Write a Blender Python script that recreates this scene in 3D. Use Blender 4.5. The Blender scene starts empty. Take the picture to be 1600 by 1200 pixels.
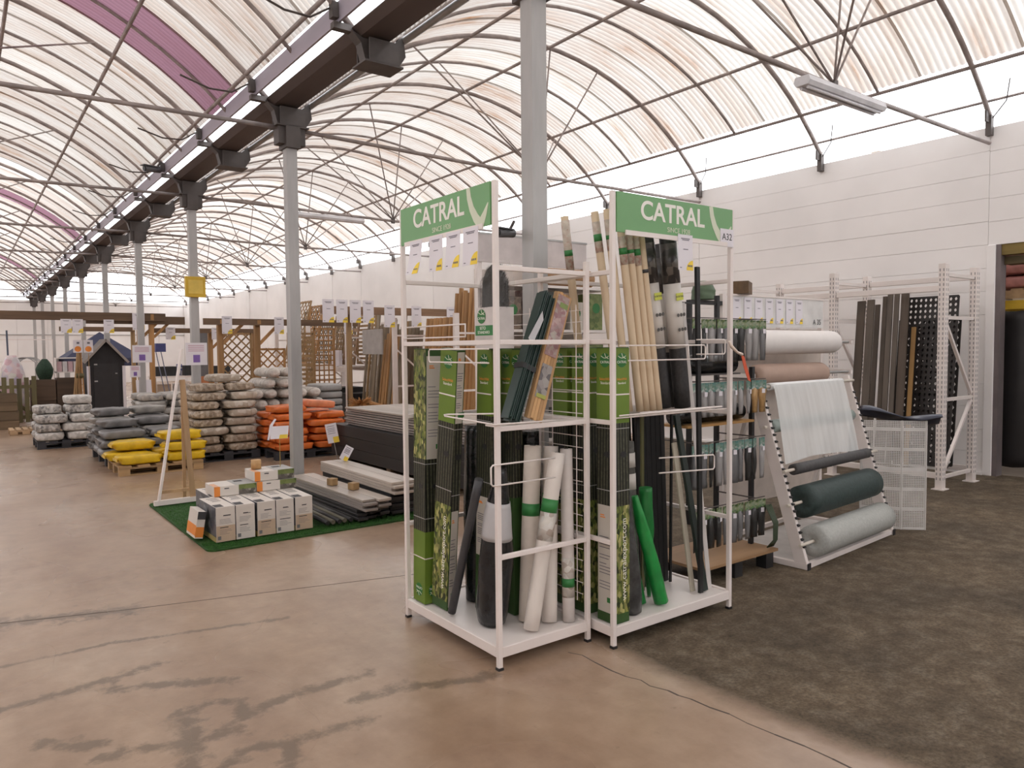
import bpy, bmesh, math, random
from mathutils import Vector, Matrix
PI = math.pi
S = bpy.context.scene
C = S.collection

# ---------------------------------------------------------------- camera, world, exposure
cam_data = bpy.data.cameras.new('camera')
cam = bpy.data.objects.new('camera', cam_data)
C.objects.link(cam)
cam_data.sensor_fit = 'HORIZONTAL'
cam_data.sensor_width = 36.0
cam_data.lens = 36.0 * 1158.2 / 1600.0
cam_data.clip_end = 300
YAW, PITCH, ROLL = .640775, .0475965, -.00913
fwd = Vector((math.sin(YAW) * math.cos(PITCH), math.cos(YAW) * math.cos(PITCH), -math.sin(PITCH)))
r0 = Vector((math.cos(YAW), -math.sin(YAW), 0))
u0 = r0.cross(fwd)
rgt = r0 * math.cos(ROLL) + u0 * math.sin(ROLL)
upv = u0 * math.cos(ROLL) - r0 * math.sin(ROLL)
cam.matrix_world = Matrix(((rgt.x, upv.x, -fwd.x, 0), (rgt.y, upv.y, -fwd.y, 0), (rgt.z, upv.z, -fwd.z, 1.5), (0, 0, 0, 1)))
S.camera = cam

world = bpy.data.worlds.new('overcast_sky')
S.world = world
world.use_nodes = True
bgn = world.node_tree.nodes['Background']
bgn.inputs['Color'].default_value = (.95, .97, 1.0, 1)
bgn.inputs['Strength'].default_value = 2.6
S.view_settings.view_transform = 'Standard'
S.view_settings.look = 'None'
S.view_settings.gamma = 1.0
S.view_settings.exposure = 0.52
S.view_settings.use_curve_mapping = False
S.cycles.max_bounces = 8
S.cycles.diffuse_bounces = 5
S.cycles.transmission_bounces = 6
S.cycles.transparent_max_bounces = 12
S.cycles.sample_clamp_indirect = 6.0
S.cycles.caustics_reflective = False
S.cycles.caustics_refractive = False

# ---------------------------------------------------------------- materials
MATS = {}
def _new(name):
    m = bpy.data.materials.new(name)
    m.use_nodes = True
    MATS[name] = m
    return m, m.node_tree, m.node_tree.nodes, m.node_tree.nodes['Principled BSDF']
def ramp(nt, fac, stops):
    r = nt.nodes.new('ShaderNodeValToRGB')
    e = r.color_ramp.elements
    e[0].position, e[0].color = stops[0][0], (*stops[0][1], 1)
    e[1].position, e[1].color = stops[-1][0], (*stops[-1][1], 1)
    for p, c in stops[1:-1]:
        x = e.new(p); x.color = (*c, 1)
    nt.links.new(fac, r.inputs['Fac'])
    return r.outputs['Color']
def mapped(nt, scale=(1, 1, 1), coord='Object', rot=(0, 0, 0)):
    if coord == 'World':
        src = nt.nodes.new('ShaderNodeNewGeometry').outputs['Position']
    else:
        src = nt.nodes.new('ShaderNodeTexCoord').outputs[coord]
    mp = nt.nodes.new('ShaderNodeMapping')
    mp.inputs['Scale'].default_value = scale
    mp.inputs['Rotation'].default_value = rot
    nt.links.new(src, mp.inputs['Vector'])
    return mp.outputs['Vector']
def noise(nt, vec, scale, detail=4, rough=.55):
    n = nt.nodes.new('ShaderNodeTexNoise')
    n.inputs['Scale'].default_value = scale
    n.inputs['Detail'].default_value = detail
    n.inputs['Roughness'].default_value = rough
    if vec is not None: nt.links.new(vec, n.inputs['Vector'])
    return n.outputs['Fac']
def bump(nt, b, h, strength=.3, dist=.01):
    n = nt.nodes.new('ShaderNodeBump')
    n.inputs['Strength'].default_value = strength
    n.inputs['Distance'].default_value = dist
    nt.links.new(h, n.inputs['Height'])
    nt.links.new(n.outputs['Normal'], b.inputs['Normal'])
def mat(name, col, rough=.55, metal=0, var=.12, scale=6, stretch=(1, 1, 1), coord='Object', bmp=0, spec=.5, alpha=None, trans=0):
    """plain procedural material: base colour broken up by noise"""
    if name in MATS: return MATS[name]
    m, nt, ns, b = _new(name)
    v = mapped(nt, stretch, coord)
    f = noise(nt, v, scale)
    lo = tuple(max(0, c * (1 - var)) for c in col)
    hi = tuple(min(1, c * (1 + var)) for c in col)
    nt.links.new(ramp(nt, f, [(.3, lo), (.7, hi)]), b.inputs['Base Color'])
    b.inputs['Roughness'].default_value = rough
    b.inputs['Metallic'].default_value = metal
    b.inputs['Specular IOR Level'].default_value = spec
    if bmp: bump(nt, b, f, bmp)
    if alpha is not None: b.inputs['Alpha'].default_value = alpha
    if trans: b.inputs['Transmission Weight'].default_value = trans
    return m
def wood(name, col, dark=.6, axis='Z', scale=9, rough=.6):
    if name in MATS: return MATS[name]
    m, nt, ns, b = _new(name)
    st = {'X': (.08, 1, 1), 'Y': (1, .08, 1), 'Z': (1, 1, .08)}[axis]
    oi = nt.nodes.new('ShaderNodeObjectInfo')
    v = mapped(nt, st)
    add = nt.nodes.new('ShaderNodeVectorMath'); add.operation = 'ADD'
    nt.links.new(v, add.inputs[0]); nt.links.new(oi.outputs['Random'], add.inputs[1])
    f = noise(nt, add.outputs[0], scale, 6, .6)
    c = ramp(nt, f, [(.3, tuple(x * dark for x in col)), (.55, col), (.75, tuple(min(1, x * 1.18) for x in col))])
    hs = nt.nodes.new('ShaderNodeHueSaturation')
    mr = nt.nodes.new('ShaderNodeMapRange'); mr.inputs['To Min'].default_value = .8; mr.inputs['To Max'].default_value = 1.15
    nt.links.new(oi.outputs['Random'], mr.inputs['Value']); nt.links.new(mr.outputs['Result'], hs.inputs['Value'])
    nt.links.new(c, hs.inputs['Color']); nt.links.new(hs.outputs['Color'], b.inputs['Base Color'])
    b.inputs['Roughness'].default_value = rough
    bump(nt, b, f, .15)
    return m
def speckle(name, cols, scale=30, rough=.6, stretch=(1, 1, 1), bmp=.3, coord='Object', detail=3):
    """many-coloured mottled material (leaves print, stones seen through a bag, mixed labels)"""
    if name in MATS: return MATS[name]
    m, nt, ns, b = _new(name)
    v = mapped(nt, stretch, coord)
    vo = nt.nodes.new('ShaderNodeTexVoronoi'); vo.inputs['Scale'].default_value = scale
    nt.links.new(v, vo.inputs['Vector'])
    sp = nt.nodes.new('ShaderNodeSeparateColor'); nt.links.new(vo.outputs['Color'], sp.inputs['Color'])
    n = len(cols)
    r = ramp(nt, sp.outputs['Red'], [(i / max(1, n - 1) * .8 + .1, c) for i, c in enumerate(cols)])
    f = noise(nt, v, scale * .35, detail)
    mx = nt.nodes.new('ShaderNodeMix'); mx.data_type = 'RGBA'; mx.blend_type = 'MULTIPLY'; mx.inputs['Factor'].default_value = .55
    nt.links.new(r, mx.inputs['A']); nt.links.new(ramp(nt, f, [(.25, (.35, .35, .35)), (.7, (1.15, 1.15, 1.15))]), mx.inputs['B'])
    nt.links.new(mx.outputs['Result'], b.inputs['Base Color'])
    b.inputs['Roughness'].default_value = rough
    if bmp: bump(nt, b, vo.outputs['Distance'], bmp)
    return m

white_steel = mat('white_steel', (.80, .73, .70), .42, 0, .05, 3)
wall_white = mat('wall_white', (.89, .86, .85), .6, 0, .08, .55, coord='World')
steel_dark = mat('steel_dark', (.10, .085, .08), .55, .3, .25, 4)
galv = mat('galvanised', (.42, .41, .405), .5, .25, .16, 5, (1, 1, .2))
pipe_mat = mat('rusty_pipe', (.34, .29, .275), .6, .15, .3, 5)
black_plastic = mat('black_plastic', (.018, .018, .02), .45, 0, .3, 6)
paper = mat('white_paper', (.76, .73, .78), .6, 0, .03, 4)
label_ink = mat('label_ink', (.16, .15, .18), .7, 0, .1, 5)
tag_yellow = mat('tag_yellow', (.85, .62, .06), .6, 0, .08, 5)
sign_green = mat('sign_green', (.165, .37, .155), .45, 0, .05, 3)
logo_green = mat('logo_green', (.025, .16, .035), .5, 0, .1, 8)
logo_pale = mat('logo_pale', (.66, .70, .55), .5, 0, .05, 4)
text_white = mat('text_white', (.86, .84, .78), .5, 0, .03, 4)
text_dark = mat('text_dark', (.05, .05, .055), .6, 0, .1, 5)
ora = mat('orange_print', (.80, .27, .05), .55, 0, .1, 6)

# ---------------------------------------------------------------- helpers
class MB:
    """collects boxes, tubes and other shapes; build() links them as one mesh object"""
    def __init__(s): s.v = []; s.f = []; s.m = []
    def add(s, vs, fs, mi=0):
        o = len(s.v); s.v += [tuple(v) for v in vs]
        s.f += [tuple(i + o for i in f) for f in fs]; s.m += [mi] * len(fs); return s
    def box(s, x0, y0, z0, x1, y1, z1, mi=0, M=None):
        vs = [Vector((x, y, z)) for z in (z0, z1) for x, y in ((x0, y0), (x1, y0), (x1, y1), (x0, y1))]
        if M is not None: vs = [M @ v for v in vs]
        return s.add(vs, [(3, 2, 1, 0), (4, 5, 6, 7), (0, 1, 5, 4), (1, 2, 6, 5), (2, 3, 7, 6), (3, 0, 4, 7)], mi)
    def bar(s, a, b, w, h, mi=0, up=(0, 0, 1)):
        """rectangular bar from a to b, w across, h along up"""
        a, b = Vector(a), Vector(b); d = (b - a).normalized(); u = Vector(up)
        if abs(d.dot(u)) > .99: u = Vector((0, 1, 0))
        r = d.cross(u).normalized(); u = r.cross(d)
        vs = [p + r * (x * w / 2) + u * (y * h / 2) for p in (a, b) for x, y in ((-1, -1), (1, -1), (1, 1), (-1, 1))]
        return s.add(vs, [(0, 1, 2, 3), (7, 6, 5, 4), (4, 5, 1, 0), (5, 6, 2, 1), (6, 7, 3, 2), (7, 4, 0, 3)], mi)
    def tube(s, pts, r, n=8, mi=0, caps=True, closed=False):
        pts = [Vector(p) for p in pts]; k = len(pts); rs = r if isinstance(r, (list, tuple)) else [r] * k
        vs = []; prev = None
        for i, p in enumerate(pts):
            if closed: t = pts[(i + 1) % k] - pts[i - 1]
            else: t = pts[min(i + 1, k - 1)] - pts[max(i - 1, 0)]
            t.normalize()
            if prev is None:
                a = Vector((0, 0, 1)) if abs(t.z) < .9 else Vector((1, 0, 0))
                u = t.cross(a).normalized()
            else: u = (prev - t * prev.dot(t)).normalized()
            prev = u; w = t.cross(u)
            vs += [p + (u * math.cos(2 * PI * j / n) + w * math.sin(2 * PI * j / n)) * rs[i] for j in range(n)]
        fs = []
        for i in range(k if closed else k - 1):
            i2 = (i + 1) % k
            fs += [(i * n + j, i * n + (j + 1) % n, i2 * n + (j + 1) % n, i2 * n + j) for j in range(n)]
        if caps and not closed:
            fs += [tuple(range(n - 1, -1, -1)), tuple(range((k - 1) * n, k * n))]
        return s.add(vs, fs, mi)
    def prism(s, poly, axis, lo, hi, mi=0):
        """extrude a 2D polygon along axis (0,1,2); poly holds the two other coordinates in order"""
        def mk(p, t):
            q = list(p); q.insert(axis, t); return q
        n = len(poly)
        vs = [mk(p, lo) for p in poly] + [mk(p, hi) for p in poly]
        fs = [tuple(range(n - 1, -1, -1)), tuple(range(n, 2 * n))] + [(i, (i + 1) % n, n + (i + 1) % n, n + i) for i in range(n)]
        return s.add(vs, fs, mi)
    def mesh(s, name, mats, smooth=False):
        me = bpy.data.meshes.new(name)
        me.from_pydata(s.v, [], s.f)
        for x in (mats if isinstance(mats, (list, tuple)) else [mats]): me.materials.append(x)
        if len(me.materials) > 1: me.polygons.foreach_set('material_index', s.m)
        bm = bmesh.new(); bm.from_mesh(me); bmesh.ops.recalc_face_normals(bm, faces=bm.faces); bm.to_mesh(me); bm.free()
        if smooth:
            me.polygons.foreach_set('use_smooth', [len(p.vertices) < 6 for p in me.polygons])
        me.update(); return me
    def build(s, name, mats, parent=None, smooth=False, **k):
        return link(name, s.mesh(name, mats, smooth), parent, **k)
def link(name, me, parent=None, loc=None, rot=None, M=None):
    o = bpy.data.objects.new(name, me); C.objects.link(o)
    if parent is not None: o.parent = parent
    if loc is not None: o.location = loc
    if rot is not None: o.rotation_euler = rot
    if M is not None: o.matrix_local = M
    return o
def tag(o, label, cat, group=None):
    o['label'] = label; o['category'] = cat
    if group: o['group'] = group
    return o
def thing(name, label, cat, loc=(0, 0, 0), rotz=0, group=None, M=None):
    o = bpy.data.objects.new(name, None); C.objects.link(o); o.empty_display_size = .1
    if M is not None: o.matrix_local = M
    else: o.location = loc; o.rotation_euler = (0, 0, rotz)
    return tag(o, label, cat, group)
def struct(o):
    o['kind'] = 'structure'; return o
def copy_tree(o, parent=None):
    c = o.copy(); C.objects.link(c)
    if parent is not None: c.parent = parent
    for ch in o.children: copy_tree(ch, c)
    return c
def bevel(o, w=.004, seg=2):
    m = o.modifiers.new('edge', 'BEVEL'); m.width = w; m.segments = seg; m.limit_method = 'ANGLE'; return o
def text_mesh(body, size, mt, extrude=.0006, align='CENTER'):
    cu = bpy.data.curves.new('lettering', 'FONT'); cu.body = body; cu.size = size; cu.extrude = extrude
    cu.offset = size * .018 if mt.name == 'text_bold' else 0; cu.align_x = align; cu.align_y = 'CENTER'
    t = bpy.data.objects.new('lettering', cu)
    me = bpy.data.meshes.new_from_object(t); bpy.data.objects.remove(t); me.materials.clear(); me.materials.append(mt); return me
def frame(o, x, y, z):
    """matrix with axes x, y (given) at origin o: local x = x, local y = y"""
    x, y = Vector(x).normalized(), Vector(y).normalized(); zz = x.cross(y)
    return Matrix(((x.x, y.x, zz.x, o[0]), (x.y, y.y, zz.y, o[1]), (x.z, y.z, zz.z, o[2]), (0, 0, 0, 1)))
FACE_NX = lambda o: frame(o, (0, -1, 0), (0, 0, 1), 0)   # lettering on a face that looks to -X
FACE_NY = lambda o: frame(o, (1, 0, 0), (0, 0, 1), 0)    # lettering on a face that looks to -Y
# ---------------------------------------------------------------- floor
def seg_dist(px, py, a, b):
    ax, ay = a; bx, by = b; dx, dy = bx - ax, by - ay
    t = max(0, min(1, ((px - ax) * dx + (py - ay) * dy) / (dx * dx + dy * dy)))
    return math.hypot(px - ax - t * dx, py - ay - t * dy)
def make_floor():
    m, nt, ns, b = _new('concrete_floor')
    v = mapped(nt, (1, 1, 1), 'World')
    n1 = noise(nt, v, .7, 6, .6); n2 = noise(nt, v, 9, 5, .65); n3 = noise(nt, mapped(nt, (1.2, .5, 1), 'World'), 2.2, 5, .6)
    base = ramp(nt, n1, [(.3, (.30, .200, .132)), (.5, (.37, .265, .190)), (.72, (.43, .335, .255))])
    def mul(a, c, f=1.0):
        x = nt.nodes.new('ShaderNodeMix'); x.data_type = 'RGBA'; x.blend_type = 'MULTIPLY'; x.inputs['Factor'].default_value = f
        nt.links.new(a, x.inputs['A']); nt.links.new(c, x.inputs['B']); return x.outputs['Result']
    base = mul(base, ramp(nt, n3, [(.35, (.84, .80, .78)), (.6, (1.03, 1.03, 1.03))]))
    base = mul(base, ramp(nt, n2, [(.3, (.88, .87, .86)), (.65, (1.04, 1.04, 1.04))]))
    dark = ramp(nt, n2, [(.32, (.072, .050, .030)), (.5, (.112, .082, .052)), (.7, (.165, .130, .092))])
    gr = noise(nt, v, 60, 3, .7)
    dark = mul(dark, ramp(nt, gr, [(.3, (.55, .55, .55)), (.62, (1.2, 1.2, 1.2))]))
    dark = mul(dark, ramp(nt, noise(nt, v, 1.6, 5, .6), [(.35, (.72, .72, .72)), (.65, (1.2, 1.2, 1.2))]))
    at = nt.nodes.new('ShaderNodeAttribute'); at.attribute_name = 'rough_zone'
    add = nt.nodes.new('ShaderNodeMath'); add.operation = 'MULTIPLY_ADD'; add.inputs[1].default_value = .5; add.inputs[2].default_value = -.25
    nt.links.new(n2, add.inputs[0])
    sm = nt.nodes.new('ShaderNodeMath'); sm.operation = 'ADD'; sm.use_clamp = True
    nt.links.new(at.outputs['Fac'], sm.inputs[0]); nt.links.new(add.outputs[0], sm.inputs[1])
    zone = ramp(nt, sm.outputs[0], [(.3, (0, 0, 0)), (.7, (1, 1, 1))])
    mx = nt.nodes.new('ShaderNodeMix'); mx.data_type = 'RGBA'
    nt.links.new(zone, mx.inputs['Factor']); nt.links.new(base, mx.inputs['A']); nt.links.new(dark, mx.inputs['B'])
    st = nt.nodes.new('ShaderNodeAttribute'); st.attribute_name = 'stain'
    s2 = nt.nodes.new('ShaderNodeMath'); s2.operation = 'ADD'; s2.use_clamp = True
    ns2 = nt.nodes.new('ShaderNodeMath'); ns2.operation = 'MULTIPLY_ADD'; ns2.inputs[1].default_value = 2.6; ns2.inputs[2].default_value = -1.32
    nt.links.new(noise(nt, v, 13, 5, .68), ns2.inputs[0])
    nt.links.new(st.outputs['Fac'], s2.inputs[0]); nt.links.new(ns2.outputs[0], s2.inputs[1])
    stf = ramp(nt, s2.outputs[0], [(.30, (0, 0, 0)), (.85, (.72, .72, .72))])
    mx2 = nt.nodes.new('ShaderNodeMix'); mx2.data_type = 'RGBA'
    nt.links.new(stf, mx2.inputs['Factor']); nt.links.new(mx.outputs['Result'], mx2.inputs['A']); mx2.inputs['B'].default_value = (.125, .092, .064, 1)
    nt.links.new(mx2.outputs['Result'], b.inputs['Base Color'])
    rr = nt.nodes.new('ShaderNodeMix'); rr.data_type = 'FLOAT'; rr.inputs['B'].default_value = .85
    rn = nt.nodes.new('ShaderNodeMapRange'); rn.inputs['To Min'].default_value = .13; rn.inputs['To Max'].default_value = .42
    nt.links.new(noise(nt, v, .9, 1.5, .5), rn.inputs['Value']); nt.links.new(rn.outputs['Result'], rr.inputs['A']); nt.links.new(zone, rr.inputs['Factor'])
    nt.links.new(rr.outputs['Result'], b.inputs['Roughness'])
    b.inputs['Specular IOR Level'].default_value = .4
    bump(nt, b, gr, .12, .004)
    # near part finely meshed so that the cracks and damp marks can follow their own lines
    lines = [([(.48, 3.67), (.65, 3.60), (.94, 3.43)], .030), ([(.68, 3.22), (.69, 3.05), (.62, 2.79), (.58, 2.5)], .040),
             ([(.36, 3.07), (.51, 3.035), (.67, 2.97), (.83, 2.95)], .025), ([(.78, 3.0), (.91, 3.064), (1.12, 3.118), (1.47, 3.11)], .026),
             ([(.70, 2.70), (.83, 2.79), (.96, 2.735), (1.09, 2.737), (1.28, 2.714)], .024), ([(.956, 2.733), (.90, 2.5)], .028),
             ([(1.31, 2.91), (1.52, 2.89), (1.78, 2.77), (1.95, 2.74)], .028), ([(.21, 3.32), (.37, 3.17)], .028),
             ([(.09, 3.74), (.38, 3.77), (.72, 3.825)], .028), ([(.1, 4.26), (.58, 4.256), (1.43, 4.05)], .014),
             ([(.68, 3.22), (.80, 3.27), (.92, 3.2), (.90, 3.08)], .022), ([(.13, 4.95), (.74, 4.75)], .06)]
    random.seed(4)
    def stain(x, y):
        s = 0
        for pl, w in lines:
            for a, c in zip(pl, pl[1:]):
                s = max(s, 1 - seg_dist(x, y, a, c) / (w * 2.7))
        return max(0, s)
    def zone_f(x, y):
        e = 2.62 + .05 * math.sin(y * 2.1) + (.0 if y < 4.3 else (y - 4.3) * 1.5)
        return max(0, min(1, (x - e) / .35 + .5))
    vs = []; fs = []; sa = []; za = []
    def grid(x0, x1, nx, y0, y1, ny):
        o = len(vs)
        for j in range(ny + 1):
            for i in range(nx + 1):
                x = x0 + (x1 - x0) * i / nx; y = y0 + (y1 - y0) * j / ny
                vs.append((x, y, 0)); sa.append(stain(x, y) if x < 2.2 and 2 < y < 5.2 and x > -.2 else 0); za.append(zone_f(x, y))
        for j in range(ny):
            for i in range(nx):
                a = o + j * (nx + 1) + i; fs.append((a, a + 1, a + nx + 2, a + nx + 1))
    grid(-.2, 2.2, 140, 2.0, 5.2, 180)
    grid(-4, -.2, 8, 2.0, 5.2, 8); grid(2.2, 12.5, 90, 2.0, 5.2, 24); grid(-4, 12.5, 120, -6, 2.0, 30); grid(-4, 12.5, 120, 5.2, 42, 60)
    me = bpy.data.meshes.new('floor'); me.from_pydata(vs, [], fs); me.materials.append(m)
    a1 = me.attributes.new('stain', 'FLOAT', 'POINT'); a1.data.foreach_set('value', sa)
    a2 = me.attributes.new('rough_zone', 'FLOAT', 'POINT'); a2.data.foreach_set('value', za)
    fl = struct(link('floor', me))
    # saw-cut joint between two concrete pours and the ragged crack where the old floor starts
    jm = mat('joint_dark', (.09, .07, .06), .9)
    j = MB(); P0 = [(-3.9, 6.2), (.13, 4.96), (.74, 4.76), (1.42, 4.58), (2.30, 4.34), (3.9, 3.92)]
    for a, c in zip(P0, P0[1:]): j.bar((a[0], a[1], -.0025), (c[0], c[1], -.0025), .007, .0065)
    j.build('floor_joint', jm, fl)
    random.seed(8)
    k = MB(); y = 2.72; x = 2.36; prev = (x, y)
    while y > .2:
        y -= random.uniform(.05, .12); x += random.uniform(-.012, .034)
        k.bar((prev[0], prev[1], -.002), (x, y, -.002), random.uniform(.004, .010), .0052); prev = (x, y)
    k.build('floor_crack', jm, fl)
    return fl
FLOOR = make_floor()

# ---------------------------------------------------------------- walls
WX, WTOP, EY = 9.40, 3.95, 41.0
def wall_right():
    w = struct(MB().box(WX + .04, 3.55, 0, WX + .16, EY, WTOP).build('wall_right', wall_white))
    random.seed(2)
    seams = [3.55, 7.65, 11.7]
    h = .263; n = int(WTOP / h)
    cache = {}
    for a, c in zip(seams, seams[1:]):
        for i in range(n + 1):
            z0 = i * h; z1 = min(WTOP, z0 + h - .003)
            if z1 - z0 < .02: continue
            key = (round(c - a, 2), round(z1 - z0, 3))
            if key not in cache:
                cache[key] = MB().box(0, .004, 0, .04, c - a - .004, z1 - z0).mesh('wall_panel', wall_white)
            link('wall_panel', cache[key], w, (WX + random.uniform(0, .004), a, z0))
    y = 11.7
    me = MB().box(0, .006, 0, .04, 2.038, WTOP).mesh('wall_panel', wall_white)
    while y < EY - .1:
        link('wall_panel', me, w, (WX + random.choice((0, .012, .02)), y, 0)); y += 2.05
    # over the doorway on the near side the wall goes on above a lintel
    over = struct(MB().box(WX + .05, -6, 2.62, WX + .16, 3.55, WTOP).build('wall_right_lintel', wall_white))
    z = 2.62; k = 0
    me1 = MB().box(0, 0, 0, .05, 9.55, .260).mesh('wall_panel', wall_white)
    while z < WTOP - .1:
        me2 = me1 if z + .260 <= WTOP else MB().box(0, 0, 0, .05, 9.55, WTOP - z).mesh('wall_panel', wall_white)
        link('wall_panel', me2, over, (WX, -6, z)); z += .263
    far = struct(MB().box(WX + .05, -6, 0, WX + .16, .9, 2.62).build('wall_right_near', wall_white))
    tr = struct(MB().box(WX - .02, 3.47, 0, WX + .17, 3.56, 2.62).build('trim_1', wall_white)); bevel(tr, .006)
    tr2 = struct(MB().box(WX + .0, 3.42, .0, WX + .15, 3.47, 2.62).build('trim_2', mat('door_edge', (.17, .14, .14), .6)))
    bb = MB(); bb.box(WX - .03, 3.56, 0, WX - .001, 41, .03); struct(bb.build('baseboard_right', wall_white))
wall_right()
def other_walls():
    e = struct(MB().box(-3.9, EY, 0, WX + .2, EY + .12, WTOP).build('wall_end', wall_white))
    x = -3.8
    me = MB().box(.004, -.03, 0, 1.196, 0, WTOP).mesh('wall_panel', wall_white)
    while x < WX - 1: link('wall_panel', me, e, (x, EY, 0)); x += 1.2
    struct(MB().box(-3.95, -6, 0, -3.83, EY, WTOP).build('wall_left', wall_white))
    struct(MB().box(-3.95, -6.12, 0, WX + .2, -6, WTOP).build('wall_back', wall_white))
    # slim rail along the end wall
    struct(MB().tube([(-3.8, EY - .06, 2.35), (WX, EY - .06, 2.35)], .02, 6).build('wall_rail', galv))
other_walls()
# store room seen through the doorway
def store_room():
    st = struct(MB().box(WX + .17, 4.9, 0, 13.5, 5.0, 4).box(13.4, -2, 0, 13.5, 4.9, 4).build('wall_store', mat('store_wall', (.42, .36, .31), .8)))
    struct(MB().box(WX + .17, -2, -.02, 13.5, 4.9, .002).build('floor_store', mat('store_floor', (.22, .18, .15), .8)))
store_room()

# ---------------------------------------------------------------- roof
ARC_R, ARC_ZC = 4.33, 1.10
def arc_z(dx): return ARC_ZC + math.sqrt(ARC_R ** 2 - dx * dx)
XC_R, XC_L = 6.20, -.55
MAIN = [3.55 + 2.035 * i for i in range(-4, 19)]
COLS = [3.55 + 4.06 * i for i in range(-2, 10)]
def roof_mat(name, tint, stain, amount):
    m, nt, ns, b = _new(name)
    ns.remove(b); out = ns['Material Output']
    v = mapped(nt, (.55, 1.6, .55), 'World')
    f = noise(nt, v, 1.1, 6, .65)
    f2 = noise(nt, mapped(nt, (.25, 3.2, .25), 'World'), 2.6, 5, .7)
    mn = nt.nodes.new('ShaderNodeMath'); mn.operation = 'MULTIPLY'; nt.links.new(f, mn.inputs[0]); nt.links.new(f2, mn.inputs[1])
    c = ramp(nt, mn.outputs[0], [(.10, tint), (.20, tuple(t * .94 + s_ * .06 for t, s_ in zip(tint, stain))), (.27 + .05 * amount, tuple(t * .66 + s_ * .34 for t, s_ in zip(tint, stain))), (.46, stain)])
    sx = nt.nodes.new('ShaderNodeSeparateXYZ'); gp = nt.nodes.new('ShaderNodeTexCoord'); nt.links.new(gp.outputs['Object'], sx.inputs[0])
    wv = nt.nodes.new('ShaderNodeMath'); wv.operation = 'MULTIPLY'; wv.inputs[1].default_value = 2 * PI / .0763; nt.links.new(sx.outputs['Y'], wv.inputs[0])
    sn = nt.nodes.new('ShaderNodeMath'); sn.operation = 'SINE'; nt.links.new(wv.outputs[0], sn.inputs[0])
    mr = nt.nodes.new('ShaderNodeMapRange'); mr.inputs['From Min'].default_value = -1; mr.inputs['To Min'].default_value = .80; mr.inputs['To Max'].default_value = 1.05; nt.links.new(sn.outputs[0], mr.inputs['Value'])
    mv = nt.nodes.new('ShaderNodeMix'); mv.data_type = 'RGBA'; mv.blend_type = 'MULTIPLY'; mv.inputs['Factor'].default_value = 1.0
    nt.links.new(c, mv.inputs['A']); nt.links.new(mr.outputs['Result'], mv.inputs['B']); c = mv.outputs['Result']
    tr = ns.new('ShaderNodeBsdfTranslucent'); df = ns.new('ShaderNodeBsdfDiffuse'); mix = ns.new('ShaderNodeMixShader')
    mix.inputs['Fac'].default_value = .28
    for n_ in (tr, df): nt.links.new(c, n_.inputs['Color'])
    nt.links.new(tr.outputs[0], mix.inputs[1]); nt.links.new(df.outputs[0], mix.inputs[2]); nt.links.new(mix.outputs[0], out.inputs['Surface'])
    return m
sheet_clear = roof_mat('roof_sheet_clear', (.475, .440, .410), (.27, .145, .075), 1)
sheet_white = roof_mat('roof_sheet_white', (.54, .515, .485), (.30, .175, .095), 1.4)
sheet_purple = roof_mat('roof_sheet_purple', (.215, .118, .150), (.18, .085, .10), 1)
def make_roof(name, xc, d0, d1, purple):
    roof = struct(thing(name, '', ''));
    for k in ('label', 'category'): del roof[k]
    W = 1.0175; cache = {}
    def sheet(fine, mt):
        if (fine, mt.name) in cache: return cache[(fine, mt.name)]
        ny = int(round(W / .0763)) * 6 if fine else 14
        nx = 26; vs = []; fs = []
        a0, a1 = math.asin(d0 / ARC_R), math.asin(d1 / ARC_R)
        for i in range(nx + 1):
            a = a0 + (a1 - a0) * i / nx
            for j in range(ny + 1):
                y = (W + .03) * j / ny
                r = ARC_R + .035 + .013 * math.sin(2 * PI * y / .0763) * (1 if fine else 0) + .006 * (y / W)
                vs.append((xc + r * math.sin(a), y, ARC_ZC + r * math.cos(a)))
        for i in range(nx):
            for j in range(ny):
                p = i * (ny + 1) + j; fs.append((p, p + 1, p + ny + 2, p + ny + 1))
        me = bpy.data.meshes.new('roof_sheet'); me.from_pydata(vs, [], fs); me.materials.append(mt)
        me.polygons.foreach_set('use_smooth', [True] * len(fs)); me.update()
        cache[(fine, mt.name)] = me; return me
    random.seed(5)
    i = 0; y = MAIN[0] - .5
    while y < EY + .4:
        mt = sheet_purple if any(abs(y + W / 2 - p) < W / 2 for p in purple) else (sheet_white if i % 3 == 1 else sheet_clear)
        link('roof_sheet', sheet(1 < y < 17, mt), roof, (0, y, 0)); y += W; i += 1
    return roof
struct(MB().add([(WX + .17, -2, 3.5), (13.5, -2, 3.5), (13.5, 5, 3.5), (WX + .17, 5, 3.5)], [(0, 1, 2, 3)]).build('roof_store', sheet_white))
ROOF_R = make_roof('roof_1', XC_R, -3.12, 2.66, [])
ROOF_L = make_roof('roof_2', XC_L, -2.66, 3.0, [8.65, 20.9, 33.5])

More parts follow.
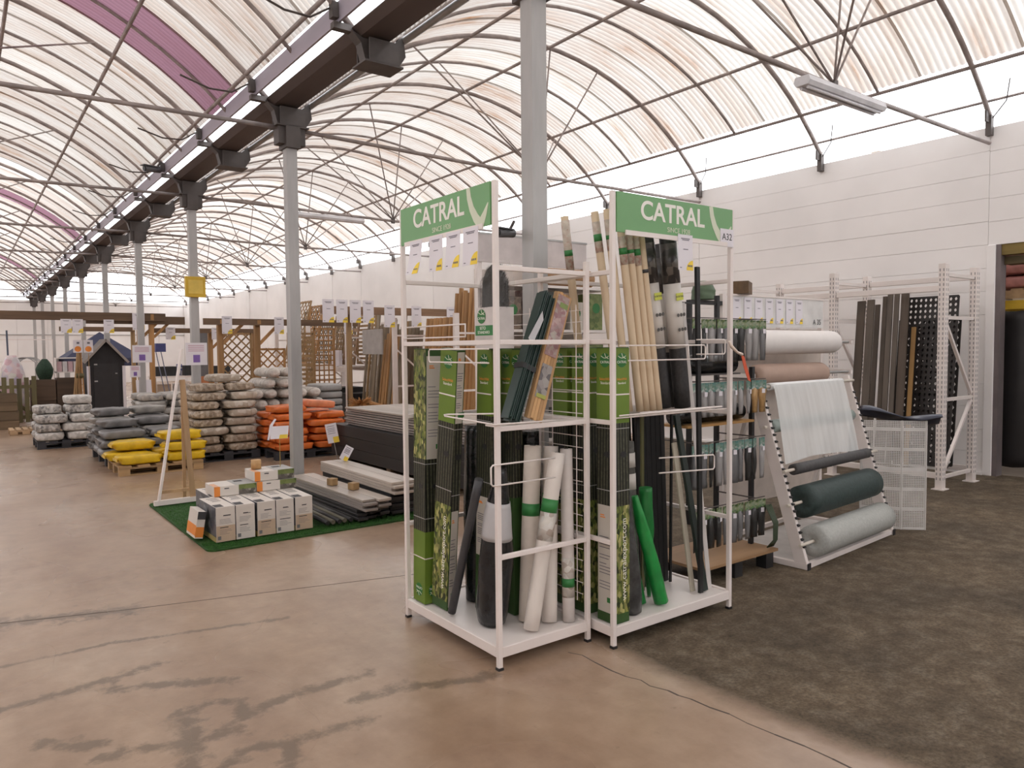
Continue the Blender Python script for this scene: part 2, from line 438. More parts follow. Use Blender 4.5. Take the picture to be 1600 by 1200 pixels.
def arch_pts(xc, d0, d1, y, n=22):
    a0, a1 = math.asin(d0 / ARC_R), math.asin(d1 / ARC_R)
    return [(xc + ARC_R * math.sin(a0 + (a1 - a0) * i / n), y, ARC_ZC + ARC_R * math.cos(a0 + (a1 - a0) * i / n)) for i in range(n + 1)]
def make_frames():
    mb = {}
    mainR = MB().tube(arch_pts(XC_R, -3.18, 3.18, 0), .028, 8).mesh('roof_arch', pipe_mat, True)
    mainL = MB().tube(arch_pts(XC_L, -3.18, 3.16, 0), .028, 8).mesh('roof_arch', pipe_mat, True)
    midR = MB().tube(arch_pts(XC_R, -3.12, 2.70, 0), .019, 6).mesh('roof_rib', pipe_mat, True)
    midL = MB().tube(arch_pts(XC_L, -2.70, 3.05, 0), .019, 6).mesh('roof_rib', pipe_mat, True)
    shoe = MB(); shoe.box(-.035, -.03, -.20, .035, .03, .02); shoe.box(-.11, -.01, -.06, .03, .01, .06); shoe.tube([(-.03, -.04, -.02), (-.10, -.20, .12), (-.13, -.24, .34)], .007, 5)
    shoe = shoe.mesh('arch_shoe', steel_dark)
    for y in MAIN:
        a = struct(link('trim_arch', mainR, None, (0, y, 0))); link('arch_shoe', shoe, a, (WX - .035, 0, 4.04))
        struct(link('trim_arch', mainL, None, (0, y, 0)))
        if y + 1.02 < EY:
            struct(link('trim_rib', midR, None, (0, y + 1.0175, 0))); struct(link('trim_rib', midL, None, (0, y + 1.0175, 0)))
    y0, y1 = MAIN[0] - .4, EY
    for xc, ds in ((XC_R, (-2.6, -1.1, .12, 1.85, 2.68)), (XC_L, (-2.66, -1.1, .1, 1.1, 2.09))):
        for d in ds:
            struct(MB().tube([(xc + d, y0, arc_z(d) - .012), (xc + d, y1, arc_z(d) - .012)], .021, 7).build('trim_purlin', pipe_mat, smooth=True))
    struct(MB().tube([(WX - .12, y0, 4.20), (WX - .12, y1, 4.20)], .016, 6).build('trim_rail', pipe_mat, smooth=True))
    # tie rods and the fan of struts that hangs at the middle of each
    for i, y in enumerate(COLS):
        for xc, e0, e1 in ((XC_R, 2.95, WX - .03), (XC_L, 2.70, -3.75)):
            t = struct(MB().tube([(e0, y, 3.79), ((e0 + e1) / 2, y, 3.74), (e1, y, 3.76 if xc > 0 else 3.79)], .022, 7).build('trim_tie_rod', pipe_mat, smooth=True))
            nx = xc - .05
            for d, dy in ((-1.9, 0), (1.0, 0), (-.95, -1.0), (-.95, 1.0), (1.9, 2.0), (.15, 0)):
                MB().tube([(nx, y, 3.76), (xc + d, y + dy, arc_z(d) - .01)], .0105, 6).build('strut', pipe_mat, t, smooth=True)
            MB().box(nx - .03, y - .02, 3.70, nx + .03, y + .02, 3.79).build('node_plate', steel_dark, t)
make_frames()
def gutter():
    g = MB()
    ya, yb = MAIN[0] - .5, EY
    g.add([(2.59, ya, 4.05), (2.66, ya, 4.0), (2.90, ya, 4.0), (2.985, ya, 4.13), (2.97, ya, 4.14), (2.89, ya, 4.02), (2.67, ya, 4.02), (2.60, ya, 4.065),
           (2.59, yb, 4.05), (2.66, yb, 4.0), (2.90, yb, 4.0), (2.985, yb, 4.13), (2.97, yb, 4.14), (2.89, yb, 4.02), (2.67, yb, 4.02), (2.60, yb, 4.065)],
          [(i, (i + 1) % 8, 8 + (i + 1) % 8, 8 + i) for i in range(8)] + [(7, 6, 5, 4, 3, 2, 1, 0), tuple(range(8, 16))])
    gt = struct(g.build('trim_gutter', mat('gutter_underside', (.105, .08, .075), .6, .2, .2, 3, (1, .2, 1))))
    struct(MB().box(2.485, ya, 4.075, 2.505, yb, 4.235).build('trim_flashing', mat('flashing', (.40, .36, .42), .45, .2, .12, 2, (1, .2, 1))))
    struct(MB().tube([(3.06, ya, 4.06), (3.06, yb, 4.06)], .03, 8).build('trim_edge_pipe', galv, smooth=True))
    struct(MB().tube([(2.40, ya, 4.26), (2.40, yb, 4.26)], .02, 8).build('trim_edge_pipe', pipe_mat, smooth=True))
    br = MB()
    br.box(2.44, -.035, 4.02, 2.60, .035, 4.07); br.box(2.43, -.035, 4.10, 2.48, .035, 4.22)
    br.prism([(2.58, 4.03), (2.66, 3.95), (2.70, 3.80), (2.98, 3.80), (3.06, 3.92), (3.04, 4.08), (2.95, 4.0), (2.68, 3.99)], 1, -.05, .05)
    br.box(2.70, -.12, 3.80, 2.96, -.105, 3.98); br.box(2.70, .105, 3.80, 2.96, .12, 3.98); br.box(2.66, -.12, 3.79, 3.0, .12, 3.805)
    bm_ = br.mesh('gutter_bracket', steel_dark)
    hk = MB().tube([(2.42, 0, 4.17), (2.25, -.03, 4.05), (2.02, -.10, 4.02), (1.75, -.14, 4.08)], .009, 6).mesh('cable', steel_dark)
    for y in MAIN:
        b_ = struct(link('trim_bracket', bm_, None, (0, y, 0))); link('cable', hk, b_)
    col = MB(); col.box(-.055, -.055, 0, .055, .055, 3.80); col.box(-.10, -.10, 0, .10, .10, .012)
    cap = MB(); cap.box(-.14, -.075, 3.62, .14, .075, 3.80); cap.box(-.075, -.11, 3.58, .075, .11, 3.80)
    cm = col.mesh('column', galv); cpm = cap.mesh('column_head', steel_dark)
    for i, y in enumerate(COLS):
        c = struct(link('column', cm, None, (2.83, y, 0))); link('column_head', cpm, c)
gutter()
# ---------------------------------------------------------------- shared stock builders
leaf_print = speckle('leaf_print', [(.02, .03, .01), (.10, .14, .03), (.32, .33, .08), (.025, .04, .012), (.56, .53, .20), (.04, .06, .016), (.20, .25, .05)], 75, .5, (1.0, 1.0, .5), .15)
def stripe_mat(name, a, b, scale, coord=(1, 1, 0)):
    m, nt, ns, bs = _new(name)
    v = mapped(nt, (1, 1, .02))
    w = nt.nodes.new('ShaderNodeTexWave'); w.bands_direction = 'DIAGONAL'; w.inputs['Scale'].default_value = scale
    w.inputs['Distortion'].default_value = 1.2; w.inputs['Detail'].default_value = 1
    nt.links.new(v, w.inputs['Vector'])
    f = noise(nt, mapped(nt), 70, 3)
    c = ramp(nt, w.outputs['Fac'], [(.25, a), (.6, b), (.9, tuple(x * 1.7 for x in b))])
    mx = nt.nodes.new('ShaderNodeMix'); mx.data_type = 'RGBA'; mx.blend_type = 'MULTIPLY'; mx.inputs['Factor'].default_value = .8
    nt.links.new(c, mx.inputs['A']); nt.links.new(ramp(nt, f, [(.3, (.35, .4, .3)), (.7, (1.2, 1.2, 1.1))]), mx.inputs['B'])
    nt.links.new(mx.outputs['Result'], bs.inputs['Base Color']); bs.inputs['Roughness'].default_value = .5
    return m
fence_print = stripe_mat('fence_print', (.008, .009, .007), (.05, .05, .034), 30)
box_green = mat('box_green', (.135, .22, .025), .5, 0, .12, 4)
box_dark = mat('box_dark_green', (.035, .085, .02), .5, 0, .15, 5)
box_text = mat('box_text_panel', (.56, .52, .46), .6, 0, .04, 5)
clear_film = None
def plate(parent, name, face, w, d, z0, z1, mt, inset=0.0, t=.0012, x0=None, x1=None):
    """thin printed panel lying on one face of a box whose footprint is w x d, centred on the origin"""
    m = MB()
    if face == 'nx':
        a, b = (-d / 2 + inset, d / 2 - inset) if x0 is None else (x0, x1)
        m.box(-w / 2 - t, a, z0, -w / 2 + .0002, b, z1)
    elif face == 'ny':
        a, b = (-w / 2 + inset, w / 2 - inset) if x0 is None else (x0, x1)
        m.box(a, -d / 2 - t, z0, b, -d / 2 + .0002, z1)
    return m.build(name, mt, parent)
def on_face(face, w, d, u, z, lift=.0014):
    return FACE_NX((-w / 2 - lift, -u, z)) if face == 'nx' else FACE_NY((u, -d / 2 - lift, z))
def disc_mesh(r, mt, name='logo_disc', n=24, t=.0008, a0=0, a1=2 * PI):
    pts = [(r * math.cos(a0 + (a1 - a0) * i / n), r * math.sin(a0 + (a1 - a0) * i / n)) for i in range(n)]
    m = MB(); m.prism(pts, 2, 0, t); return m.mesh(name, mt)
def strip_mesh(pts, w, mt, name='logo_stroke', t=.0008):
    m = MB(); vs = []
    for i, p in enumerate(pts):
        a = Vector(pts[max(i - 1, 0)]); b = Vector(pts[min(i + 1, len(pts) - 1)]); d = (b - a).normalized(); n = Vector((-d.y, d.x))
        ww = w[i] if isinstance(w, list) else w
        vs += [(p[0] + n.x * ww / 2, p[1] + n.y * ww / 2, t), (p[0] - n.x * ww / 2, p[1] - n.y * ww / 2, t)]
    k = len(vs); vs += [(x, y, 0) for x, y, _ in vs]
    fs = []
    for i in range(0, k - 2, 2):
        fs += [(i, i + 2, i + 3, i + 1), (k + i, k + i + 1, k + i + 3, k + i + 2), (i, k + i, k + i + 2, i + 2), (i + 1, i + 3, k + i + 3, k + i + 1)]
    m.add(vs, fs); return m.mesh(name, mt)
_logo = {}
def logo(parent, face, w, d, u, z, r=.034, flip=False):
    if r not in _logo:
        q = [(-.75 + i * .15, .18 + .55 * (-.75 + i * .15) ** 2) for i in range(11)]
        _logo[r] = (disc_mesh(r, logo_green), strip_mesh([(x * r, y * r * 1.0 + r * .12) for x, y in q], r * .10, logo_pale),
                    strip_mesh([(-.05 * r, .95 * r), (.18 * r, .45 * r), (.75 * r, .2 * r)], r * .12, logo_pale), text_mesh('CATRAL', r * .5, text_white, .0003))
    M = on_face(face, w, d, u, z)
    if flip: M = M @ Matrix.Rotation(PI, 4, 'Z')
    dsc = link('logo_disc', _logo[r][0], parent, M=M)
    for me, lift in ((_logo[r][1], .0006), (_logo[r][2], .0006)):
        link('logo_stroke', me, dsc, (0, 0, lift))
    link('lettering', _logo[r][3], dsc, (0, -r * .28, .0011))
_txt = {}
def lettering(parent, body, size, mt, M, extrude=.0004, align='CENTER', name='lettering'):
    k = (body, size, mt.name, align)
    if k not in _txt: _txt[k] = text_mesh(body, size, mt, extrude, align)
    return link(name, _txt[k], parent, M=M)
def ink_lines(parent, face, w, d, u0, u1, zs, h=.004, mt=None, lift=.0016, seed=1):
    rnd = random.Random(seed); m = MB()
    for z in zs:
        e = u0 + (u1 - u0) * rnd.uniform(.55, 1)
        if face == 'nx': m.box(-w / 2 - lift - .0004, -e, z, -w / 2 - lift + .0003, -u0, z + h)
        else: m.box(u0, -d / 2 - lift - .0004, z, e, -d / 2 - lift + .0003, z + h)
    return m.build('printed_text', mt or label_ink, parent)
def hedge_box(label, x, y, z, rotz, lean, nx, ny, w=.10, d=.115, h=1.40, group=None, site=True):
    """tall carton for a roll of garden screening; lean = (dx, dy) drift of the top"""
    ax = Vector((lean[0], lean[1], h)).normalized()
    q = Vector((0, 0, 1)).rotation_difference(ax)
    z += .003 + .06 * (abs(ax.x) + abs(ax.y))
    M = Matrix.Translation((x, y, z)) @ q.to_matrix().to_4x4() @ Matrix.Rotation(rotz, 4, 'Z')
    t = thing('screening_carton', label, 'carton', M=M, group=group)
    bevel(MB().box(-w / 2, -d / 2, 0, w / 2, d / 2, h).build('carton_body', box_dark, t), .002)
    for face, segs in (('nx', nx), ('ny', ny)):
        fw = d if face == 'nx' else w
        for (a, b, kind) in segs:
            if kind == 'leaf': plate(t, 'leaf_panel', face, w, d, a, b, leaf_print)
            elif kind == 'leafweb':
                p = plate(t, 'leaf_panel', face, w, d, a, b, leaf_print)
                L = b - a
                lettering(p, 'www.catralexport.com', L * .082, text_white, on_face(face, w, d, fw * .14, (a + b) / 2, .0016) @ Matrix.Rotation(PI / 2, 4, 'Z'))
            elif kind == 'fence':
                p = plate(t, 'fence_panel', face, w, d, a, b, fence_print)
                m = MB()
                for zz in (.18, .93):
                    z_ = a + (b - a) * zz
                    if face == 'nx': m.box(-w / 2 - .002, -d / 2, z_, -w / 2 - .0005, d / 2, z_ + .004)
                    else: m.box(-w / 2, -d / 2 - .002, z_, w / 2, -d / 2 - .0005, z_ + .004)
                m.build('printed_wire', galv, p)
                pts = [(.022 * math.cos(2 * PI * i / 16), .016 * math.sin(2 * PI * i / 16)) for i in range(16)]
                e = MB().prism(pts, 2, 0, .0008).mesh('printed_spot', black_plastic)
                link('printed_spot', e, p, M=on_face(face, w, d, fw * .1, a + (b - a) * .62))
            elif kind == 'text':
                p = plate(t, 'text_panel', face, w, d, a, b, box_text, .006)
                ink_lines(p, face, w, d, -fw * .36, fw * .34, [a + (b - a) * k for k in (.22, .25, .28, .36, .39, .42, .45, .5, .53, .6, .63, .66, .70)], .0035, seed=int(a * 100))
                ink_lines(p, face, w, d, -fw * .30, fw * .05, [a + (b - a) * .90, a + (b - a) * .88], .006, ora, seed=3)
                link('text_badge', MB().box(-.02, -.013, 0, .02, .013, .0008).mesh('text_badge', logo_green), p, M=on_face(face, w, d, fw * .24, a + (b - a) * .12))
            elif kind == 'green':
                p = plate(t, 'green_panel', face, w, d, a, b, box_green)
            elif kind == 'logo':
                p = plate(t, 'green_panel', face, w, d, a, b, box_green)
                logo(p, face, w, d, 0, b - .06, .036)
                lettering(p, 'SelectWild', fw * .15, ora, on_face(face, w, d, 0, b - .155))
                lettering(p, 'Standard', fw * .15, text_white, on_face(face, w, d, 0, b - .175))
                m = MB()
                if face == 'nx': m.box(-w / 2 - .0024, -d / 2, b - .235, -w / 2 - .001, d / 2, b - .228)
                else: m.box(-w / 2, -d / 2 - .0024, b - .235, w / 2, -d / 2 - .001, b - .228)
                m.build('strap', white_steel, p)
            elif kind == 'logoflip':
                p = plate(t, 'green_panel', face, w, d, a, b, box_green)
                logo(p, face, w, d, 0, a + .07, .036, True)
                m = MB()
                if face == 'nx': m.box(-w / 2 - .0024, -d / 2, b - .15, -w / 2 - .001, d / 2, b - .144)
                else: m.box(-w / 2, -d / 2 - .0024, b - .15, w / 2, -d / 2 - .001, b - .144)
                m.build('strap', white_steel, p)
    return t
def roll(name, label, cat, a, b, r, mt, bands=(), group=None, n=20, core=None, wob=0):
    """rolled material standing or leaning from a (foot) to b (top); bands = (t0, t1, material) printed sleeves"""
    a, b = Vector(a), Vector(b); ax = (b - a).normalized(); a.z += r * math.hypot(ax.x, ax.y) * 1.05 + .001; L = (b - a).length; ax = (b - a).normalized()
    q = Vector((0, 0, 1)).rotation_difference(ax); M = Matrix.Translation(a) @ q.to_matrix().to_4x4()
    t = thing(name, label, cat, M=M, group=group)
    rnd = random.Random(int(a.x * 977 + a.y * 131)); pts = [(rnd.uniform(-wob, wob), rnd.uniform(-wob, wob), L * i / 8) for i in range(9)]
    pts[0] = (0, 0, 0); pts[-1] = (0, 0, L)
    MB().tube(pts, [r * .985] + [r * (1 + rnd.uniform(-wob * 2, wob * 2)) for _ in range(7)] + [r * .985], n).build('roll_body', mt, t, smooth=True)
    MB().tube([(0, 0, L - .004), (0, 0, L + .002)], r * .36, 12).build('roll_core', core or text_dark, t, smooth=True)
    for k, (t0, t1, bm_) in enumerate(bands):
        MB().tube([(0, 0, L * t0), (0, 0, L * t1)], r * 1.03 + .0006 * k, n, caps=True).build('printed_band', bm_, t, smooth=True)
    return t
def plank(name, label, cat, a, b, w, t, mt, up=(0, 1, 0), group=None, lab=None):
    a, b = Vector(a), Vector(b); d_ = (b - a).normalized(); a.z += (abs(d_.x) * w + abs(d_.y) * t) / 2 + .002
    o = MB().bar(a, b, w, t, up=up).build(name, mt); bevel(o, min(w, t) * .12)
    return tag(o, label, cat, group)
_tagc = {}
def price_tag(label, M, w=.062, h=.125, group=None, seed=0, curl=0.0, purple=False):
    """plastic-sleeved price card; local x across, y up, z out of the face; origin at the top middle"""
    t = thing('price_tag', label, 'price tag', M=M, group=group)
    key = (round(w, 4), round(h, 4), round(curl, 3))
    if key not in _tagc:
        n = 6; vs = []; fs = []
        for i in range(n + 1):
            y = -h * i / n; z = curl * (i / n) ** 2
            for x in (-w / 2, w / 2): vs += [(x, y, z), (x, y, z - .0015)]
        for i in range(n):
            o = i * 4; fs += [(o, o + 4, o + 6, o + 2), (o + 1, o + 3, o + 7, o + 5), (o, o + 1, o + 5, o + 4), (o + 2, o + 6, o + 7, o + 3)]
        fs += [(0, 2, 3, 1), (n * 4, n * 4 + 1, n * 4 + 3, n * 4 + 2)]
        card = MB().add(vs, fs).mesh('card', paper)
        zz = lambda y: curl * (y / h) ** 2 + .0012
        pts = [(0, 0)] + [(-w * .46 * math.cos(a), w * .46 * math.sin(a)) for a in [PI / 2 * i / 8 for i in range(9)]]
        sm = MB(); sm.add([(w / 2 + x, -h + y, zz(h - y)) for x, y in pts], [tuple(range(len(pts)))])
        lm = MB()
        for (u0, u1, yy) in ((-.3, .3, .10), (-.22, .25, .14), (-.15, .18, .40), (-.4, -.28, .92)):
            lm.box(u0 * w, -h * (yy + .022), zz(h * yy) - .0006, u1 * w, -h * yy, zz(h * yy))
        pm = MB()
        for k in range(3): pm.box(w * (.14 + .11 * k), -h * .90, zz(h * .88), w * (.21 + .11 * k), -h * .845, zz(h * .88) + .0012)
        _tagc[key] = (card, sm.mesh('price_spot', tag_yellow), lm.mesh('printed_text', label_ink), pm.mesh('price_digits', label_ink))
    c, s_, l, p = _tagc[key]
    link('card', c, t); link('printed_text', l, t); sp = link('price_spot', s_, t); link('price_digits', p, sp)
    return t

# ---------------------------------------------------------------- the two white display racks
def arc_strip(cx, cy, r, a0, a1, n=14):
    return [(cx + r * math.cos(a0 + (a1 - a0) * i / n), cy + r * math.sin(a0 + (a1 - a0) * i / n)) for i in range(n + 1)]
text_bold = mat('text_bold', (.86, .84, .78), .5, 0, .03, 4)
def rack_sign(t, M, W, since_u):
    """header board; local x across from the left end, y up from its lower edge"""
    H = .195
    b = link('header_board', MB().box(0, 0, -.012, W, H, 0).mesh('header_board', sign_green), t, M=M)
    lettering(b, 'CATRAL', .132, text_bold, Matrix.Translation((W * .455, H * .60, .0006)), .001)
    lettering(b, 'SINCE 1928', .036, logo_pale, Matrix.Translation((W * .50, H * .20, .0006)), .001)
    pts = [(W * .79, H * .995), (W * .80, H * .75), (W * .825, H * .48), (W * .865, H * .24), (W * .915, H * .03)]
    link('logo_stroke', strip_mesh(pts, [.030, .034, .038, .046, .05], logo_pale, t=.001), b, (0, 0, .0003))
    pts = [(W * .985, H * .52), (W * .955, H * .30), (W * .915, H * .08)]
    link('logo_stroke', strip_mesh(pts, [.006, .03, .05], logo_pale, t=.001), b, (0, 0, .0005))
    link('tag_rail', MB().box(W * .06, -.012, 0, W * .94, .012, .008).mesh('tag_rail', white_steel), b)
    return b
def make_rack(label, x0, x1, y0, y1, open_sides, tag_plate=None):
    t = thing('display_rack', label, 'display rack', ((x0 + x1) / 2, (y0 + y1) / 2, 0))
    ox, oy = (x0 + x1) / 2, (y0 + y1) / 2
    X0, X1, Y0, Y1 = x0 - ox, x1 - ox, y0 - oy, y1 - oy; pw = .024
    for px, py, top in ((X0, Y0, 2.262), (X1, Y0, 2.262 if open_sides == 'R' else 1.93), (X1, Y1, 1.93), (X0, Y1, 2.262 if open_sides == 'L' else 1.93)):
        p = MB().box(px - pw / 2, py - pw / 2, 0.012, px + pw / 2, py + pw / 2, top).build('post', white_steel, t); bevel(p, .003)
        MB().box(px - pw / 2 - .002, py - pw / 2 - .002, 0, px + pw / 2 + .002, py + pw / 2 + .002, .012).build('foot_cap', black_plastic, p)
    bh = .023
    def beam(a, b, z, nm='beam'):
        o = MB().bar((a[0], a[1], z), (b[0], b[1], z), .020, bh).build(nm, white_steel, t); bevel(o, .003)
    e = pw / 2
    for z in (.53, 1.13, 1.53, 1.87):
        for (a, b, side) in (((X0 + e, Y0), (X1 - e, Y0), 'ny'), ((X0, Y0 + e), (X0, Y1 - e), 'nx'), ((X1, Y0 + e), (X1, Y1 - e), 'px'), ((X0 + e, Y1), (X1 - e, Y1), 'py')):
            if open_sides == 'L' and side == 'nx' and z not in (1.53, 1.87): continue
            if open_sides == 'L' and side == 'nx' and z == 1.87: continue
            if open_sides == 'R' and side == 'ny': continue
            beam(a, b, z)
    tr = MB(); tr.box(X0 + e * .6, Y0 + e * .6, .092, X1 - e * .6, Y1 - e * .6, .10)
    tr.build('bottom_shelf', mat('shelf_white', (.78, .72, .69), .3, 0, .04, 3), t)
    for a, b in (((X0 + e, Y0), (X1 - e, Y0)), ((X0, Y0 + e), (X0, Y1 - e)), ((X1, Y0 + e), (X1, Y1 - e)), ((X0 + e, Y1), (X1 - e, Y1))):
        o = MB().bar((a[0], a[1], .083), (b[0], b[1], .083), .022, .050).build('shelf_edge', white_steel, t); bevel(o, .003)
    return t, ox, oy
RL = (1.975, 2.530, 2.765, 3.640)
RR = (2.572, 3.490, 2.620, 3.180)
rackL, lox, loy = make_rack('white steel display rack whose green header faces the aisle with boxes on carpet', *RL, 'L')
rackR, rox, roy = make_rack('white steel display rack with the A32 plate on its green header', *RR, 'R')
rack_sign(rackL, FACE_NX((RL[0] - .016 - lox, RL[3] - .012 - loy, 2.065)), RL[3] - RL[2] - .03, .5)
sR = rack_sign(rackR, FACE_NY((RR[0] + .016 - rox, RR[2] - .016 - roy, 2.065)), RR[1] - RR[0] - .02, .5)
Wr = RR[1] - RR[0] - .02
ap = link('aisle_plate', MB().box(Wr - .11, -.012, 0, Wr + .005, .085, .004).mesh('aisle_plate', paper), sR)
lettering(ap, 'A32', .052, text_dark, Matrix.Translation((Wr - .053, .040, .0045)))
def wire(t, pts, name='wire_loop', r=.0042, closed=False):
    return MB().tube(pts, r, 6, closed=closed).build(name, white_steel, t, smooth=True)
def L_(x, y, z): return (x - lox, y - loy, z)
def R_(x, y, z): return (x - rox, y - roy, z)
wire(rackL, [L_(1.955, 2.80, 1.50), L_(1.955, 3.33, 1.50), L_(1.955, 3.34, 1.49), L_(1.955, 3.34, 1.445), L_(1.955, 3.33, 1.435), L_(1.955, 2.80, 1.435)])
wire(rackL, [L_(1.992, 2.785, 1.20), L_(1.950, 3.15, 1.175), L_(1.938, 3.17, 1.172), L_(1.930, 3.15, 1.168), L_(1.945, 2.74, 1.155), L_(2.30, 2.735, 1.152)])
wire(rackL, [L_(2.30, 2.74, .97), L_(1.93, 2.74, .97), L_(1.92, 2.74, .96), L_(1.92, 2.74, .885), L_(1.93, 2.74, .875), L_(2.30, 2.74, .875)])
wire(rackL, [L_(1.96, 3.62, 1.56), L_(1.96, 3.0, 1.56), L_(1.96, 3.0, 1.62), L_(1.96, 3.58, 1.62)])
g = MB()
for i in range(26): g.tube([L_(2.522, 2.79, .24 + .058 * i), L_(2.522, 3.62, .24 + .058 * i)], .0022, 5)
for i in range(5): g.tube([L_(2.519, 2.83 + .19 * i, .2), L_(2.519, 2.83 + .19 * i, 1.72)], .0028, 5)
g.build('wire_grid', white_steel, rackL)
MB().box(2.06 - lox, 2.785 - loy, 1.122, 2.51 - lox, 2.985 - loy, 1.130).build('half_shelf', white_steel, rackL)
wire(rackR, [R_(2.60, 2.60, 1.51), R_(3.24, 2.60, 1.51), R_(3.25, 2.60, 1.50), R_(3.25, 2.60, 1.445), R_(3.24, 2.60, 1.435), R_(2.66, 2.60, 1.435)])
wire(rackR, [R_(3.11, 2.60, 1.51), R_(3.11, 2.60, 1.435)])
wire(rackR, [R_(3.25, 2.66, 1.54), R_(3.41, 2.60, 1.54), R_(3.42, 2.60, 1.53), R_(3.42, 2.60, 1.47), R_(3.41, 2.60, 1.46), R_(3.25, 2.66, 1.46)])
wire(rackR, [R_(2.60, 2.602, 1.165), R_(3.36, 2.575, 1.17), R_(3.38, 2.585, 1.17), R_(3.36, 2.598, 1.17), R_(2.75, 2.61, 1.17)])
wire(rackR, [R_(2.95, 2.66, .915), R_(3.32, 2.60, .905), R_(3.33, 2.60, .895), R_(3.33, 2.60, .835), R_(3.32, 2.60, .825), R_(2.95, 2.66, .835)])
sh = MB()
for i in range(13): sh.tube([R_(2.735 + .047 * i, 2.63, 1.150), R_(2.735 + .047 * i, 3.165, 1.150)], .0028, 5)
sh.tube([R_(2.59, 2.632, 1.150), R_(3.475, 2.632, 1.150)], .004, 6); sh.tube([R_(2.73, 3.165, 1.150), R_(3.475, 3.165, 1.150)], .004, 6)
sh.build('wire_shelf', white_steel, rackR)

# cartons in the racks
N = 'nx'
hedge_box('green screening carton at the aisle corner of the rack, leaf print beside white text', 2.055, 3.555, .10, 0, (.015, -.02),
          [(.002, .40, 'logoflip'), (.40, .80, 'fence'), (.80, 1.395, 'leaf')], [(.002, .40, 'logoflip'), (.40, .80, 'fence'), (.80, 1.36, 'text')], w=.115, d=.125)
hedge_box('screening carton with vertical web address lettering, tilted, next to the aisle corner carton', 2.060, 3.405, .10, .10, (-.015, -.16),
          [(.05, .58, 'leafweb'), (.58, 1.02, 'fence'), (1.02, 1.395, 'logo')], [(.02, .55, 'text'), (.55, 1.02, 'fence'), (1.02, 1.39, 'text')], w=.055, d=.135)
hedge_box('screening carton standing behind the thin grey tube, fence print on its middle', 2.215, 3.215, .10, 0, (0, -.05),
          [(.30, .62, 'text'), (.62, 1.05, 'fence'), (1.05, 1.395, 'logo')], [(.02, .55, 'leaf'), (.55, 1.05, 'fence'), (1.05, 1.39, 'green')], w=.06, d=.13)
hedge_box('screening carton behind the corner post, half hidden by dark green slats', 2.315, 3.115, .10, 0, (0, 0),
          [(.62, 1.05, 'fence'), (1.05, 1.395, 'logo')], [(.62, 1.05, 'fence'), (1.05, 1.39, 'logo')], w=.06, d=.11)
hedge_box('screening carton in the near corner of the A32 rack, white text side and leaf side', 2.655, 2.705, .10, 0, (0, 0),
          [(.05, .60, 'text'), (.60, 1.02, 'fence'), (1.02, 1.395, 'logo')], [(.05, .60, 'leafweb'), (.60, 1.02, 'fence'), (1.02, 1.395, 'logo')], w=.105, d=.125)
hedge_box('screening carton at the rear of the A32 rack, seen through the wire grid', 2.655, 2.90, .10, 0, (0, 0),
          [(.05, .60, 'leaf'), (.60, 1.02, 'fence'), (1.02, 1.395, 'logo')], [(.05, .60, 'leaf'), (.60, 1.02, 'fence'), (1.02, 1.395, 'logo')], w=.10, d=.12)
hedge_box('screening carton in the rear corner of the A32 rack beside the wire grid', 2.655, 3.06, .10, 0, (0, 0),
          [(.05, .60, 'leaf'), (.60, 1.02, 'fence'), (1.02, 1.395, 'logo')], [(.05, .60, 'leaf'), (.60, 1.02, 'fence'), (1.02, 1.395, 'logo')], w=.10, d=.12)

# left rack: tube, black bag, white rolls, slats, trellis pack, hedge bag
dark_fab = mat('dark_fabric', (.022, .022, .024), .5, 0, .3, 9)
roll('grey_tube', 'thin dark grey tube leaning across the foot of the left rack', 'tube', (2.030, 3.27, .112), (2.030, 3.00, .86), .022, mat('tube_grey', (.05, .05, .055), .45))
def lumpy_bag(name, label, cat, foot, top, r, mt, prof, seed=0, label_band=None, group=None, n=18, amp=.10):
    a, b = Vector(foot), Vector(top); ax = (b - a).normalized(); a.z += r * (1 + amp) * math.hypot(ax.x, ax.y) * prof[0] + .003; ax = (b - a); L = ax.length
    q = Vector((0, 0, 1)).rotation_difference(ax.normalized()); M = Matrix.Translation(a) @ q.to_matrix().to_4x4()
    t = thing(name, label, cat, M=M, group=group); rnd = random.Random(seed)
    ph = [rnd.uniform(0, 6.28) for _ in range(6)]
    def surf(r_, lift, z0=0, z1=1, m_=24):
        vs = []; fs = []
        for i in range(m_ + 1):
            z = z0 + (z1 - z0) * i / m_
            k = z * (len(prof) - 1); j = min(int(k), len(prof) - 2); f = k - j; R = r_ * (prof[j] * (1 - f) + prof[j + 1] * f)
            for s in range(n):
                th = 2 * PI * s / n
                w = 1 + amp * (.5 * math.sin(3 * th + ph[0] + z * 7) + .35 * math.sin(5 * th + ph[1] - z * 11) + .3 * math.sin(2 * th + ph[2] + z * 17))
                vs.append(((R * w + lift) * math.cos(th), (R * w + lift) * math.sin(th), L * z))
        for i in range(m_):
            for s in range(n): fs.append((i * n + s, i * n + (s + 1) % n, (i + 1) * n + (s + 1) % n, (i + 1) * n + s))
        fs += [tuple(range(n - 1, -1, -1)), tuple(range(m_ * n, m_ * n + n))]
        return MB().add(vs, fs)
    surf(r, 0).build('bag_body', mt, t, True)
    if label_band: surf(r, .0025, label_band[0], label_band[1], 8).build('paper_label', label_band[2], t, True)
    return t
film_black = mat('black_film', (.014, .015, .017), .22, 0, .5, 14, bmp=.5)
paper_sleeve = mat('paper_sleeve', (.48, .47, .48), .35, 0, .06, 6)
